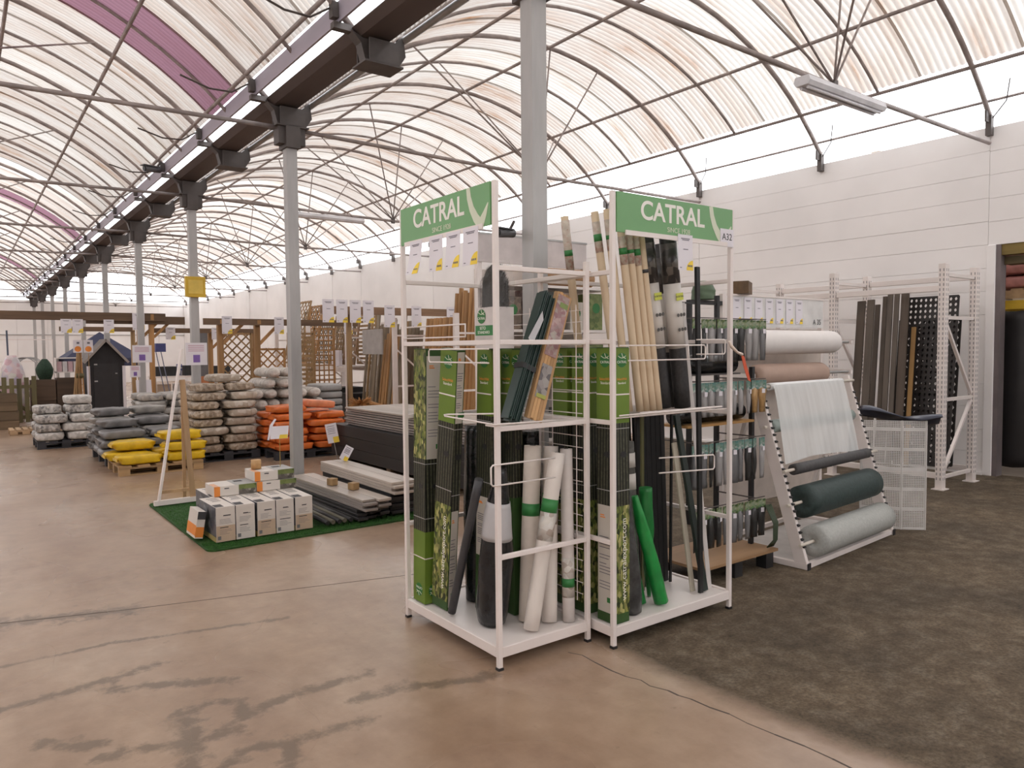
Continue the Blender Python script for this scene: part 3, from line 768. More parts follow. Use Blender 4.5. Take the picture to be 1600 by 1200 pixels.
lumpy_bag('wrapped_bag', 'tall black film-wrapped bag with a paper label in the left rack', 'bag', (2.125, 3.04, .104), (2.125, 2.945, .92), .085, film_black,
          [.80, 1.0, 1.02, 1.0, 1.0, .96, .88, .78, .62, .48, .30], 3, (.55, .78, paper_sleeve), amp=.07)
fleece = mat('white_fleece', (.74, .68, .63), .55, 0, .05, 14, (1, 1, .3), bmp=.1)
lab_pale = speckle('roll_label_print', [(.70, .66, .60), (.62, .60, .56), (.45, .36, .30), (.72, .70, .66)], 34, .5, (1, 1, 1), 0)
lab_green = mat('roll_label_green', (.03, .20, .05), .45, 0, .1, 6)
roll('fleece_roll', 'white fleece roll leaning forward of the others with green printed band', 'fleece roll', (2.225, 2.845, .102), (2.402, 2.842, .975), .040, fleece, [(.50, .67, lab_pale), (.66, .735, lab_green)], 'white fleece rolls')
roll('fleece_roll', 'narrow cream fleece roll just behind the leaning white one', 'fleece roll', (2.295, 2.965, .102), (2.360, 2.990, 1.0), .045, mat('cream_fleece', (.68, .61, .54), .55, 0, .06, 12), [(.60, .67, lab_green)], 'white fleece rolls')
roll('fleece_roll', 'thick plain white fleece roll in the middle of the row', 'fleece roll', (2.372, 2.880, .102), (2.462, 2.968, .99), .040, fleece, [(.55, .70, lab_pale), (.66, .73, lab_green)], 'white fleece rolls')
roll('fleece_roll', 'white fleece roll with low printed band beside the rack corner post', 'fleece roll', (2.462, 2.832, .102), (2.482, 2.868, .985), .032, mat('grey_fleece', (.66, .61, .58), .55, 0, .06, 14), [(.14, .37, lab_pale), (.20, .25, lab_green)], 'white fleece rolls')
lumpy_bag('film_bundle', 'crumpled clear film bundle behind the white fleece rolls', 'film bundle', (2.425, 3.26, .102), (2.43, 3.27, .80), .064, film_black, [1, 1.05, 1, 1, .9, .8], 11, (.55, .75, paper_sleeve), amp=.2)
lumpy_bag('wrapped_roll', 'dark wrapped roll standing at the back of the left rack', 'roll', (2.30, 3.40, .102), (2.31, 3.42, 1.08), .085, film_black, [1, 1, 1, 1, .95, .85], 17, amp=.05)
lumpy_bag('wrapped_roll', 'slim black wrapped roll behind the white fleece rolls', 'roll', (2.43, 3.10, .102), (2.435, 3.11, 1.06), .058, film_black, [1, 1, 1, 1, .95, .85], 19, amp=.05)
# bundle of slats: one product, each slat its own part
slat_green = mat('slat_green', (.022, .045, .038), .45, 0, .2, 8, (1, 1, .1))
def slat_bundle(label, foot, top, n, w, t, gap, mt, cat='slat bundle'):
    a, b = Vector(foot), Vector(top); L = (b - a).length
    q = Vector((0, 0, 1)).rotation_difference((b - a).normalized()); M = Matrix.Translation(a) @ q.to_matrix().to_4x4()
    o = thing('slat_bundle', label, cat, M=M)
    me = MB().box(-t / 2, -w / 2, 0, t / 2, w / 2, L).mesh('slat', mt)
    rnd = random.Random(n)
    for i in range(n): link('slat', me, o, ((i - (n - 1) / 2) * gap, rnd.uniform(-.008, .008), rnd.uniform(0, .02)))
    return o, L
sb, L = slat_bundle('bundle of thin dark green slats leaning on the upper half shelf', (2.115, 2.86, 1.150), (2.378, 2.90, 1.76), 9, .06, .006, .0085, slat_green)
MB().box(-.042, -.037, L * .40, .042, .037, L * .44).build('tie_band', black_plastic, sb)
MB().add([(-.055, -.034, L * .62), (-.02, -.036, L * .86), (.0, -.038, L * .80), (-.025, -.040, L * .58)], [(0, 1, 2, 3)]).build('loose_label', paper_sleeve, sb).modifiers.new('thick', 'SOLIDIFY').thickness = .002
pine = wood('pale_pine', (.60, .36, .17), .72, 'Z')
def trellis_pack():
    a, b = Vector((2.245, 2.835, 1.150)), Vector((2.475, 2.87, 1.77)); L = (b - a).length
    q = Vector((0, 0, 1)).rotation_difference((b - a).normalized())
    o = thing('trellis_pack', 'folded pine trellis with a printed card, leaning on the upper half shelf', 'trellis', M=Matrix.Translation(a) @ q.to_matrix().to_4x4())
    me = MB().box(-.009, -.007, 0, .009, .007, L).mesh('pine_slat', pine)
    for i in range(5):
        for j in range(2): link('pine_slat', me, o, ((i - 2) * .0195, j * .016, (i % 2) * .006 + j * .004))
    card = MB().box(-.040, -.0105, L * .50, .036, -.0072, L * .985).build('printed_card', speckle('rose_print', [(.40, .24, .24), (.55, .42, .40), (.34, .19, .21), (.50, .45, .40)], 45, .4, bmp=0), o)
    MB().box(-.018, -.0118, L * .89, .034, -.0103, L * .93).build('print_badge', mat('badge_green', (.22, .30, .10), .5), card)
    c2 = MB().box(-.036, -.0105, L * .17, .030, -.0072, L * .43).build('printed_card', speckle('grey_print', [(.25, .22, .22), (.45, .42, .40), (.14, .13, .14)], 30, .3, bmp=0), o)
    MB().box(-.030, -.0118, L * .17, .030, -.0103, L * .20).build('print_badge', mat('badge_lime', (.40, .42, .10), .5), c2)
trellis_pack()
def seto_bag():
    o = thing('hedge_bag', 'clear bag of dark artificial hedge with SETO card, on top of the cartons', 'hedge bag', (2.165, 3.045, 1.502))
    w, d, h = .115, .17, .44
    MB().box(-w / 2, -d / 2, 0, w / 2, d / 2, .205).build('header_card', mat('card_grey', (.62, .57, .55), .4), o)
    rnd = random.Random(7); m = MB()
    prof = [(.20, 1.12), (.26, 1.15), (.32, 1.1), (.36, .95), (.395, .6), (.415, .25)]
    n = 20; vs = []
    for z, k in prof:
        for j in range(n):
            th = 2 * PI * j / n; q = k * rnd.uniform(.86, 1.02)
            vs.append((.050 * q * math.cos(th), .076 * q * math.sin(th), z + rnd.uniform(-.006, .006)))
    m.add(vs, [(i * n + j, i * n + (j + 1) % n, (i + 1) * n + (j + 1) % n, (i + 1) * n + j) for i in range(len(prof) - 1) for j in range(n)] + [tuple(range(len(vs) - n, len(vs)))])
    for i in range(2600):
        th = rnd.uniform(0, 2 * PI); z = rnd.uniform(.205, .41); k = 1.14 if z < .33 else 1.14 - (z - .33) * 8
        x, y = .050 * k * math.cos(th), .076 * k * math.sin(th)
        m.add([(x, y, z), (x + .002 * math.sin(th), y + .002, z + .001), (x * 1.1 + rnd.uniform(-.01, .01), y * 1.1 + rnd.uniform(-.01, .01), z + rnd.uniform(-.02, .025))], [(0, 1, 2)])
    s = m.build('hedge_filling', mat('hedge_dark', (.030, .028, .027), .7, 0, .4, 20), o); s['kind'] = 'stuff'
    film = bpy.data.materials.new('clear_film'); film.use_nodes = True; nt = film.node_tree; b = nt.nodes['Principled BSDF']
    b.inputs['Base Color'].default_value = (.9, .9, .9, 1); b.inputs['Roughness'].default_value = .3; b.inputs['Alpha'].default_value = .07
    bag = MB(); bag.add([(sx * w / 2 * k, sy * d / 2 * k, z) for z, k in ((.203, 1.02), (.33, 1.06), (.41, .90), (h, .78)) for sx, sy in ((-1, -1), (1, -1), (1, 1), (-1, 1))],
            [(i * 4 + j, i * 4 + (j + 1) % 4, i * 4 + 4 + (j + 1) % 4, i * 4 + 4 + j) for i in range(3) for j in range(4)])
    bag.build('clear_film', film, o)
    c = plate(o, 'green_band', 'nx', w, d, .065, .115, lab_green)
    lettering(c, 'SETO', .022, text_white, on_face('nx', w, d, -.02, .101)); lettering(c, 'STANDARD', .020, text_white, on_face('nx', w, d, -.012, .080))
    logo(o, 'nx', w, d, -.030, .160, .036)
seto_bag()
# right rack stock
canvas = mat('cane_cream', (.66, .52, .36), .6, 0, .06, 5, (1, 1, .1))
cane_lab = speckle('cane_label', [(.62, .52, .44), (.50, .30, .24), (.66, .60, .52), (.58, .50, .42)], 60, .5, (1, 1, 1), 0)
canes = [((2.805, 2.80), (2.650, 2.83, 2.20)), ((2.850, 2.78), (2.690, 2.78, 2.21)), ((2.895, 2.745), (2.752, 2.745, 2.12)), ((2.942, 2.745), (2.800, 2.742, 2.13)),
         ((2.990, 2.742), (2.848, 2.742, 2.12)), ((3.038, 2.742), (2.896, 2.742, 2.10))]
ords = ['first', 'second', 'third', 'fourth', 'fifth', 'sixth', 'seventh', 'eighth', 'ninth', 'tenth', 'eleventh', 'twelfth', 'thirteenth', 'fourteenth', 'fifteenth', 'sixteenth', 'seventeenth', 'eighteenth']
for i, (f, tp) in enumerate(canes):
    roll('cream_cane_roll', 'cream cane screen roll, %s in the row counted from the rack corner post' % ords[i], 'cane roll', (f[0], f[1], 1.158), tp, .0205, canvas,
         [(.80, .95, cane_lab), (.855, .875 if i % 2 else .89, lab_green)] if i < 5 else [(.78, .80, text_dark)], 'cream cane rolls in the A32 rack', 14)
roll('cream_cane_roll', 'single cane screen roll leaning away from the row, behind the rack post', 'cane roll', (2.83, 3.10, 1.158), (2.645, 3.06, 2.21), .022, canvas, [(.72, .98, cane_lab), (.80, .83, lab_green)], None, 14)
mesh_dark = mat('mesh_dark', (.028, .027, .028), .5, 0, .3, 60, bmp=.3)
nort = mat('sleeve_cream', (.60, .56, .52), .4, 0, .06, 5)
photo_dk = speckle('sleeve_photo', [(.05, .045, .045), (.12, .10, .09), (.03, .03, .03), (.18, .16, .14)], 26, .3, bmp=0)
lime = mat('badge_yellow', (.55, .58, .08), .5, 0, .05, 5)
for i, (f, tp, lb) in enumerate([((3.128, 2.790), (2.985, 2.800, 2.14), 'dark mesh roll with printed sleeve, against the cane rolls'), ((3.232, 2.742), (3.100, 2.742, 2.14), 'dark mesh roll with printed sleeve standing foremost of three'),
                                 ((3.285, 2.845), (3.185, 2.85, 2.08), 'dark mesh roll with printed sleeve, shortest of three')]):
    t = roll('mesh_roll', lb, 'mesh roll', (f[0], f[1], 1.158), tp, .046, mesh_dark, [(.34, .70, nort), (.70, .92, photo_dk)], 'dark mesh rolls with sleeves')
    L = (Vector(tp) - Vector((f[0], f[1], 1.158))).length
    M0 = Matrix.Translation((0, -.0490, 0))
    bd = link('brand_badge', MB().box(-.028, -.001, L * .600, .028, .0012, L * .640).mesh('brand_badge', lime), t, M=M0)
    lettering(bd, 'NORTENE', .0135, text_dark, FACE_NY((0, -.0012, L * .62)))
    dm = disc_mesh(.010, photo_dk, 'print_icon', 14)
    for q in range(6): link('print_icon', dm, t, M=FACE_NY((-.024 + .024 * (q % 3), -.0480, L * (.52 if q < 3 else .44))))
black_board = mat('black_board', (.012, .012, .013), .5, 0, .3, 8)
plank('black_lath', 'tall black slat with its top above the others in the A32 rack', 'slat', (3.334, 2.695, .102), (3.345, 2.735, 1.95), .030, .018, black_board)
plank('black_lath', 'short black slat beside the tallest one in the A32 rack', 'slat', (3.352, 2.935, .102), (3.372, 2.935, 1.96), .016, .012, black_board)
for i in range(9):
    plank('black_board', 'black board at the back of the A32 rack, %s from the green rolls' % ords[i], 'board', (3.095 + .0395 * i, 3.06 - .022 * (i % 2), .102), (3.10 + .0395 * i, 3.12 - .022 * (i % 2), 1.135), .037, .016, black_board, group='black boards in the A32 rack')
for i in range(6):
    plank('black_board', 'black board of the front row in the A32 rack, %s from the green rolls' % ords[i], 'board', (3.145 + .040 * i, 2.965, .102), (3.13 + .040 * i, 2.99, 1.125), .0375, .016, black_board, group='front black boards in the A32 rack')
plank('olive_board', 'olive green thin board in front of the black boards', 'board', (3.10, 2.92, .102), (3.11, 2.935, 1.12), .022, .012, mat('olive', (.10, .095, .035), .5))
plank('cream_strip', 'cream strip standing between the black boards and dark green profile', 'strip', (3.315, 2.735, .102), (3.285, 2.85, .95), .036, .010, mat('cream_strip', (.50, .45, .36), .5))
dg = plank('green_profile', 'dark green profile with small white label at its foot', 'profile', (3.378, 2.70, .102), (3.315, 2.86, 1.11), .040, .020, mat('profile_green', (.018, .030, .026), .4))
wa = MB(); wa.bar((3.432, 2.71, .102), (3.398, 2.885, 1.76), .036, .004, up=(0, 1, 0)); wa.bar((3.450, 2.722, .102), (3.416, 2.897, 1.76), .004, .024, up=(0, 1, 0))
tag(wa.build('angle_profile', mat('angle_white', (.62, .58, .56), .45)), 'white angle profile leaning beside the rack side bars', 'profile')
gb = lumpy_bag('wrapped_bag', 'dark grey film-wrapped bag leaning beside the corner carton in the A32 rack', 'bag', (2.80, 2.715, .10), (2.745, 2.745, .93), .058, mat('grey_film', (.06, .06, .06), .25, 0, .4, 14, bmp=.5),
          [.85, 1.05, 1.05, 1.0, .95, .85, .75, .65, .5, .35], 5, amp=.09)
grn = mat('green_sheet', (.015, .26, .05), .38, 0, .22, 9, bmp=.3)
roll('grey_mesh_roll', 'grey mesh roll with paper bands standing behind the green sheets', 'mesh roll', (2.955, 2.86, .102), (2.945, 2.90, .98), .046, mat('mesh_grey', (.085, .08, .07), .6, 0, .3, 40), [(.70, .80, nort), (.84, .93, nort)])
lumpy_bag('green_sheet_roll', 'bright green plastic sheet rolled up, leaning foremost in the A32 rack', 'sheet roll', (3.020, 2.705, .102), (2.900, 2.79, .70), .038, grn, [1, 1.05, 1, .95, .9, .75, .45], 21, amp=.12)
lumpy_bag('green_sheet_roll', 'darker green plastic sheet roll tucked behind the bright one', 'sheet roll', (2.930, 2.775, .102), (2.845, 2.845, .66), .031, mat('green_sheet_dark', (.012, .17, .035), .4, 0, .2, 9), [1, 1.0, 1, .95, .9, .7, .4], 22, amp=.12)
lumpy_bag('green_sheet_flap', 'loose green sheet wrapped round the grey mesh roll', 'sheet', (3.062, 2.835, .102), (3.050, 2.850, .72), .036, mat('green_sheet_dark', (.012, .17, .035)), [.3, .6, .75, .95, 1.05, .95], 23, amp=.15)

# price tags on the two header rails
for i, (y, dz, cu) in enumerate([(3.449, 0, .03), (3.246, .0, .004), (3.082, .0, .012), (2.93, .0, .006)]):
    price_tag('price card on the header rail of the carpet-side rack, %s from its aisle corner' % ords[i], FACE_NX((RL[0] - .026, y, 2.070)), .128, .175, 'price cards under the header', i, cu)
price_tag('price card hanging alone under the A32 header in front of mesh rolls', FACE_NY((3.075, RR[2] - .028, 2.088)), .115, .185, None, 9, .004)
# ---------------------------------------------------------------- roll stand beside the A32 rack
NOTCH = MB().bar((0, -.040, -.003), (0, -.022, .003), .026, .010).mesh('notch', black_plastic)
def roll_stand():
    t = thing('roll_stand', 'white notched roll stand holding cut-to-length mesh and film rolls', 'roll stand', (4.51, 2.775, 0), .078)
    W = 1.375
    for x in (0, W):
        l = MB().bar((x, 0.018, .03), (x, .383, 1.245), .034, .085, up=(0, 1, 0)).build('leg', white_steel, t); bevel(l, .003)
        for i in range(22):
            f = .10 + i * .038; y, z = .365 * f, .03 + 1.215 * f
            link('notch', NOTCH, l, (x, y, z))
        MB().bar((x, .72, .03), (x, .365, 1.245), .030, .030, up=(0, 1, 0)).build('rear_leg', white_steel, t)
        f = MB().bar((x, -.03, .022), (x, .76, .022), .036, .040).build('foot_bar', white_steel, t); bevel(f, .003)
        MB().box(x - .02, -.036, .0, x + .02, -.030, .046).build('foot_cap', black_plastic, f)
    bevel(MB().bar((.018, -.005, .022), (W - .018, -.005, .022), .036, .036).build('cross_bar', white_steel, t), .003)
    MB().bar((.018, .70, .06), (W - .018, .70, .06), .03, .03).build('cross_bar', white_steel, t)
    MB().box(.02, .02, .008, W - .02, .70, .016).build('base_tray', mat('tray_grey', (.55, .52, .50), .5), t)
    for y, z in ((.360, 1.215), (.315, .94), (.165, .65), (.140, .42), (.045, .165)):
        MB().tube([(-.045, y - .035, z), (W + .045, y - .035, z)], .011, 10).build('rod', mat('rod_cream', (.72, .66, .58), .4), t, smooth=True)
    return t
STAND = roll_stand()
Mst = Matrix.Translation((4.51, 2.775, 0)) @ Matrix.Rotation(.078, 4, 'Z')
def stand_roll(name, label, y, z, r, x0, x1, mt, core_r=.016, end=None, extra=None):
    t = thing(name, label, 'roll', M=Mst @ Matrix.Translation((0, y - .035, z)))
    rnd = random.Random(int(z * 1000)); k = 12; n = 28; vs = []
    # wound cylinder with a hollow core so that it sits round its rod
    for i in range(k + 1):
        x = x0 + (x1 - x0) * i / k; q = r * (1 + rnd.uniform(-.006, .006))
        vs += [(x, q * math.cos(2 * PI * j / n), q * math.sin(2 * PI * j / n)) for j in range(n)]
    o = len(vs)
    for x in (x0, x1): vs += [(x, core_r * math.cos(2 * PI * j / n), core_r * math.sin(2 * PI * j / n)) for j in range(n)]
    fs = [(i * n + j, i * n + (j + 1) % n, (i + 1) * n + (j + 1) % n, (i + 1) * n + j) for i in range(k) for j in range(n)]
    fs += [(j, o + j, o + (j + 1) % n, (j + 1) % n) for j in range(n)] + [(k * n + j, k * n + (j + 1) % n, o + n + (j + 1) % n, o + n + j) for j in range(n)]
    fs += [(o + j, o + n + j, o + n + (j + 1) % n, o + (j + 1) % n) for j in range(n)]
    MB().add(vs, fs).build('roll_body', mt, t, True)
    c = MB()
    for x in (x0 - .006, x1 - .006): c.tube([(x, 0, 0), (x + .012, 0, 0)], r * .55, 20)
    return t
film_white = bpy.data.materials.new('frosted_film'); film_white.use_nodes = True
_nt = film_white.node_tree; _b = _nt.nodes['Principled BSDF']; _b.inputs['Base Color'].default_value = (.78, .80, .80, 1); _b.inputs['Roughness'].default_value = .3
_nz = noise(_nt, mapped(_nt, (6, 1, .6)), 3, 4); _mr = _nt.nodes.new('ShaderNodeMapRange'); _mr.inputs['To Min'].default_value = .55; _mr.inputs['To Max'].default_value = .9
_nt.links.new(_nz, _mr.inputs['Value']); _nt.links.new(_mr.outputs['Result'], _b.inputs['Alpha'])
film_roll = mat('film_roll', (.72, .73, .73), .3, 0, .05, 6, (.2, 1, 1))
dk_green = mat('shade_net_green', (.030, .050, .048), .6, 0, .25, 40, bmp=.2)
r1 = stand_roll('film_roll', 'clear film roll on the top rod with its sheet hanging down', .360, 1.215, .026, .09, 1.20, film_roll)
sm = MB(); nx_, nz_ = 16, 14; vs = []
rnd = random.Random(3)
for j in range(nz_ + 1):
    f = j / nz_
    for i in range(nx_ + 1):
        u = i / nx_; x = .10 + 1.07 * u + .03 * f * (1 - 2 * u) * -1
        y = -.030 - .115 * f ** .8 + .006 * math.sin(u * 15 + f * 3) * f
        z = .012 - .545 * f + .02 * math.sin(u * 4) * f
        vs.append((x, y, z))
sm.add(vs, [(j * (nx_ + 1) + i, j * (nx_ + 1) + i + 1, (j + 1) * (nx_ + 1) + i + 1, (j + 1) * (nx_ + 1) + i) for j in range(nz_) for i in range(nx_)])
sh_ = sm.build('hanging_sheet', film_white, r1, True)
stand_roll('film_roll', 'rolled film with green core ends on the second rod behind the hanging sheet', .255 + .06, .94, .046, .04, 1.27, mat('film_roll_green', (.30, .36, .34), .4))
stand_roll('shade_roll', 'thin charcoal shade cloth roll on the third rod', .165, .65, .038, .08, 1.24, mat('shade_charcoal', (.06, .058, .06), .6, 0, .2, 30))
stand_roll('shade_roll', 'thick dark green shade net roll low on the stand', .080 + .06, .43 - .01, .112, .14, 1.23, dk_green)
stand_roll('mesh_roll', 'pale grey mesh roll lowest on the stand', -.005 + .05, .185 - .02, .108, .13, 1.24, mat('mesh_pale', (.42, .43, .41), .6, 0, .1, 60, bmp=.3))

# ---------------------------------------------------------------- hook stand with hanging pouches
def hook_stand():
    t = thing('hook_stand', 'hook display stand on a wooden base board between rack and roll stand', 'hook stand', (4.0, 3.1, 0))
    bd = MB().box(-.35, -.17, .105, .44, .30, .123).build('base_board', wood('board_brown', (.34, .20, .10), .7, 'X'), t)
    for x in (-.30, .02, .36):
        for y in (-.12, .22): MB().box(x - .04, y - .04, 0, x + .04, y + .04, .105).build('base_foot', black_plastic, t)
    for x, y, h in ((.40, .02, 1.36), (.30, .24, 1.86), (-.30, .24, 1.86)):
        MB().box(x - .014, y - .014, .123, x + .014, y + .014, h).build('post', black_plastic, t)
    MB().bar((-.314, .24, 1.80), (.314, .24, 1.80), .012, .012).build('top_rail', black_plastic, t)
    MB().bar((-.314, .24, 1.66), (.314, .24, 1.66), .010, .010).build('top_rail', black_plastic, t)
    for z in (1.67, 1.27, .88, .46):
        MB().bar((-.36, -.085, z + .012), (.405, -.085, z + .012), .006, .006).build('hook_rail', steel_dark, t)
        MB().bar((-.30, .225, z + .012), (-.30, -.085, z + .012), .008, .008).build('hook_arm', steel_dark, t)
        MB().bar((.30, .225, z + .012), (.30, -.085, z + .012), .008, .008).build('hook_arm', steel_dark, t)
    MB().box(-.33, -.03, .985, .36, .22, 1.0).build('shelf_board', wood('board_orange', (.46, .25, .08), .75, 'X'), t)
    MB().bar((.40, .0, .99), (.36, .0, .99), .01, .012).build('shelf_hook', steel_dark, t)
    return t
hook_stand()
pouch_film = mat('pouch_film', (.14, .14, .145), .25, 0, .6, 9, (1, 1, .3), bmp=.3)
pouch_dark = mat('pouch_dark', (.03, .03, .03), .3, 0, .5, 9, (1, 1, .3), bmp=.3)
pouch_grey = mat('pouch_grey', (.30, .29, .29), .3, 0, .35, 9, (1, 1, .3), bmp=.3)
pouch_tan = mat('pouch_tan', (.40, .24, .10), .35, 0, .4, 9, bmp=.3)
card_leaf = speckle('card_leaf', [(.05, .10, .03), (.18, .24, .08), (.35, .36, .28), (.10, .20, .08)], 60, .5, bmp=0)
card_blue = speckle('card_blue_green', [(.10, .24, .22), (.20, .34, .30), (.06, .16, .10), (.40, .44, .42)], 60, .5, bmp=0)
def pouch_mesh(h, mt, name, k):
    rnd = random.Random(k); m = MB(); n = 8; vs = []
    for i in range(n + 1):
        f = i / n; w = .031 + .005 * math.sin(f * 3 + k); d = .004 + .012 * math.sin(PI * min(1, f * 1.1)) ** .7
        off = rnd.uniform(-.002, .002)
        vs += [(-w + off, 0, -h * f), (0 + off, -d, -h * f), (w + off, 0, -h * f), (off, d, -h * f)]
    m.add(vs, [(i * 4 + j, i * 4 + (j + 1) % 4, i * 4 + 4 + (j + 1) % 4, i * 4 + 4 + j) for i in range(n) for j in range(4)] + [(3, 2, 1, 0), (n * 4, n * 4 + 1, n * 4 + 2, n * 4 + 3)])
    return m.mesh(name, mt, True)
rows = [(1.67, .215, 'top', [pouch_dark, pouch_film, pouch_grey, pouch_dark], card_leaf), (1.27, .165, 'second', [pouch_grey, pouch_grey, pouch_tan], card_blue),
        (.88, .225, 'third', [pouch_film, pouch_grey, pouch_dark, pouch_film], card_blue), (.46, .200, 'lowest', [pouch_dark, pouch_film, pouch_dark], card_leaf)]
cardm = {}
for z, h, rn, mts, cm in rows:
    ms = [pouch_mesh(h, mt, 'pouch_body', i) for i, mt in enumerate(mts)]
    hd = MB().box(-.032, -.003, -.048, .032, .003, .012).mesh('header_card', cm); wl = MB().box(-.014, -.0042, -.075, .012, -.0025, -.045).mesh('price_sticker', paper)
    hk = MB().tube([(0, .012, .012), (0, -.02, .012), (0, -.03, .020)], .002, 5).mesh('hook', steel_dark)
    for i in range(10):
        p = thing('accessory_pouch', 'garden accessory pouch on the %s hook row, %s from the A32 rack' % (rn, ords[i]), 'pouch', (3.665 + .076 * i, 3.005 - .004 * (i % 2), z - .008), random.Random(i + int(z * 50)).uniform(-.35, .35), 'hanging accessory pouches')
        link('pouch_body', ms[(i * 3 + i // 4) % len(ms)], p, (0, 0, -.040)); link('header_card', hd, p)
        if (i + int(z * 10)) % 2: link('price_sticker', wl, p, (0, -.012, 0))
tag(MB().tube([(3.62, 3.19, 1.385), (4.26, 3.19, 1.385)], .062, 20).build('black_film_roll', film_black, smooth=True), 'thick black film roll lying below the top hook row', 'roll')
tag(MB().tube([(3.64, 3.17, 1.057), (4.33, 3.17, 1.057)], .055, 20).build('black_film_roll', film_black, smooth=True), 'black film roll lying on the orange shelf board', 'roll')
tag(MB().bar((3.62, 3.19, 1.317), (4.30, 3.19, 1.317), .10, .010).build('roll_cradle', steel_dark), 'steel cradle bar under the thick black film roll', 'bracket')
# coil of green hose-like ties on the base board
cl = thing('cable_coil', 'loose coil of grey-green cable hanging over the end of the base board', 'cable', (4.35, 3.02, .126))
for k in range(7):
    MB().tube([(.0 + .010 * k, -.05, .30), (.02 + .008 * k, -.10, .18), (.035 + .007 * k, -.09, .06), (.02 + .012 * k, -.05, .004)], .0045, 6).build('cable_strand', mat('cable_green', (.06, .085, .05), .5), cl, smooth=True)
# red and white tape tied to the rack post
tp = thing('barrier_tape', 'knotted red and white barrier tape tied to the A32 rack wire', 'barrier tape', (3.42, 2.585, 1.5))
MB().tube([(-.002, -.012, .03), (.02, -.014, .0), (.06, -.02, -.03), (.10, -.025, -.045)], [.006, .010, .007, .010], 7).build('tape_twist', mat('tape_white', (.72, .60, .52), .5), tp, smooth=True)
MB().add([(.09, -.025, -.04), (.115, -.028, -.055), (.16, -.03, -.16), (.175, -.03, -.20), (.15, -.03, -.19), (.115, -.028, -.12)], [(0, 1, 2, 3, 4, 5)]).build('tape_tail', mat('tape_red', (.62, .10, .04), .5), tp).modifiers.new('thick', 'SOLIDIFY').thickness = .003

# ---------------------------------------------------------------- A35 gondola with the big fleece roll
def gondola_a35():
    t = thing('roll_gondola', 'white gondola with the A 35 header board and price cards', 'gondola', (5.9, 4.1, 0))
    for x in (-.55, 1.0):
        MB().box(x - .02, -.02, 0, x + .02, .02, 1.96).build('post', white_steel, t)
        MB().box(x - .02, -.40, 0, x + .02, .40, .05).build('foot_bar', white_steel, t)
        MB().bar((x, -.02, 1.535), (x, -.33, 1.535), .03, .04).build('arm', white_steel, t)
        MB().bar((x, -.02, 1.25), (x, -.33, 1.25), .03, .04).build('arm', white_steel, t)
    h = MB().box(-.50, -.045, 1.675, .97, -.021, 1.955).build('header_board', mat('header_white', (.72, .71, .70), .4), t)
    lettering(h, 'A 35', .072, text_dark, FACE_NY((.86, -.048, 1.73)))
    MB().box(-.51, -.052, 1.945, .98, -.018, 1.962).build('header_edge', white_steel, h)
    MB().box(-.53, -.016, .08, .98, -.008, 1.66).build('back_panel', mat('panel_beige', (.56, .49, .44), .6), t)
    MB().box(-1.0, -.02, 1.86, -.57, .02, 1.895).build('side_rail', black_plastic, t); MB().box(-1.0, -.02, 0, -.97, .02, 1.86).build('post', black_plastic, t)
    MB().tube([(-.57, -.30, 1.535), (1.02, -.30, 1.535)], .012, 8).build('rod', galv, t, smooth=True)
    MB().tube([(-.57, -.30, 1.25), (1.02, -.30, 1.25)], .012, 8).build('rod', galv, t, smooth=True)
    return t
gondola_a35()
def lying_roll(name, label, x0, x1, y, z, r, mt, cat='roll'):
    n = 28; vs = []; prof = [(0, .86), (.03, .97), (.08, 1), (.92, 1), (.97, .97), (1, .86)]
    for f, k in prof: vs += [(x0 + (x1 - x0) * f, y + r * k * math.cos(2 * PI * j / n), z + r * k * math.sin(2 * PI * j / n)) for j in range(n)]
    m = len(prof); o = len(vs)
    for x in (x0, x1): vs += [(x, y + .018 * math.cos(2 * PI * j / n), z + .018 * math.sin(2 * PI * j / n)) for j in range(n)]
    fs = [(i * n + j, i * n + (j + 1) % n, (i + 1) * n + (j + 1) % n, (i + 1) * n + j) for i in range(m - 1) for j in range(n)]
    fs += [(j, o + j, o + (j + 1) % n, (j + 1) % n) for j in range(n)] + [((m - 1) * n + j, (m - 1) * n + (j + 1) % n, o + n + (j + 1) % n, o + n + j) for j in range(n)] + [(o + j, o + n + j, o + n + (j + 1) % n, o + (j + 1) % n) for j in range(n)]
    return tag(MB().add(vs, fs).build(name, mt, None, True), label, cat)
lying_roll('fleece_roll', 'thick white fleece roll hanging below the A 35 price cards', 5.39, 6.62, 3.80, 1.535, .105, mat('fleece_bright', (.78, .74, .72), .7, 0, .03, 10))
lying_roll('brown_paper_roll', 'pinkish brown paper roll under the thick white fleece roll', 5.39, 6.42, 3.80, 1.25, .10, mat('paper_brown', (.44, .31, .25), .7, 0, .08, 6))
for i in range(7):
    price_tag('price card on the A 35 header, %s from the hook stand' % ords[i], FACE_NY((5.49 + .160 * i, 4.1 - .049, 1.935)), .112, .225, 'price cards on the A 35 header', i, .003)
b_ = tag(bevel(MB().box(-.13, -.09, 0, .13, .09, .11).build('brown_box', wood('box_brown', (.13, .075, .035), .6, 'X'), rot=(0, 0, .5), loc=(5.60, 4.10, 1.963))), 'small dark brown box on top of the A 35 gondola', 'box')
cb_ = lumpy_bag('green_pouch', 'dull green folded pouch lying on the A 35 gondola rail', 'pouch', (5.12, 4.12, 1.90), (5.12, 4.12, 2.06), .10, mat('pouch_green', (.10, .15, .09), .6), [1, 1, .98, .85, .5], 4, amp=.06)

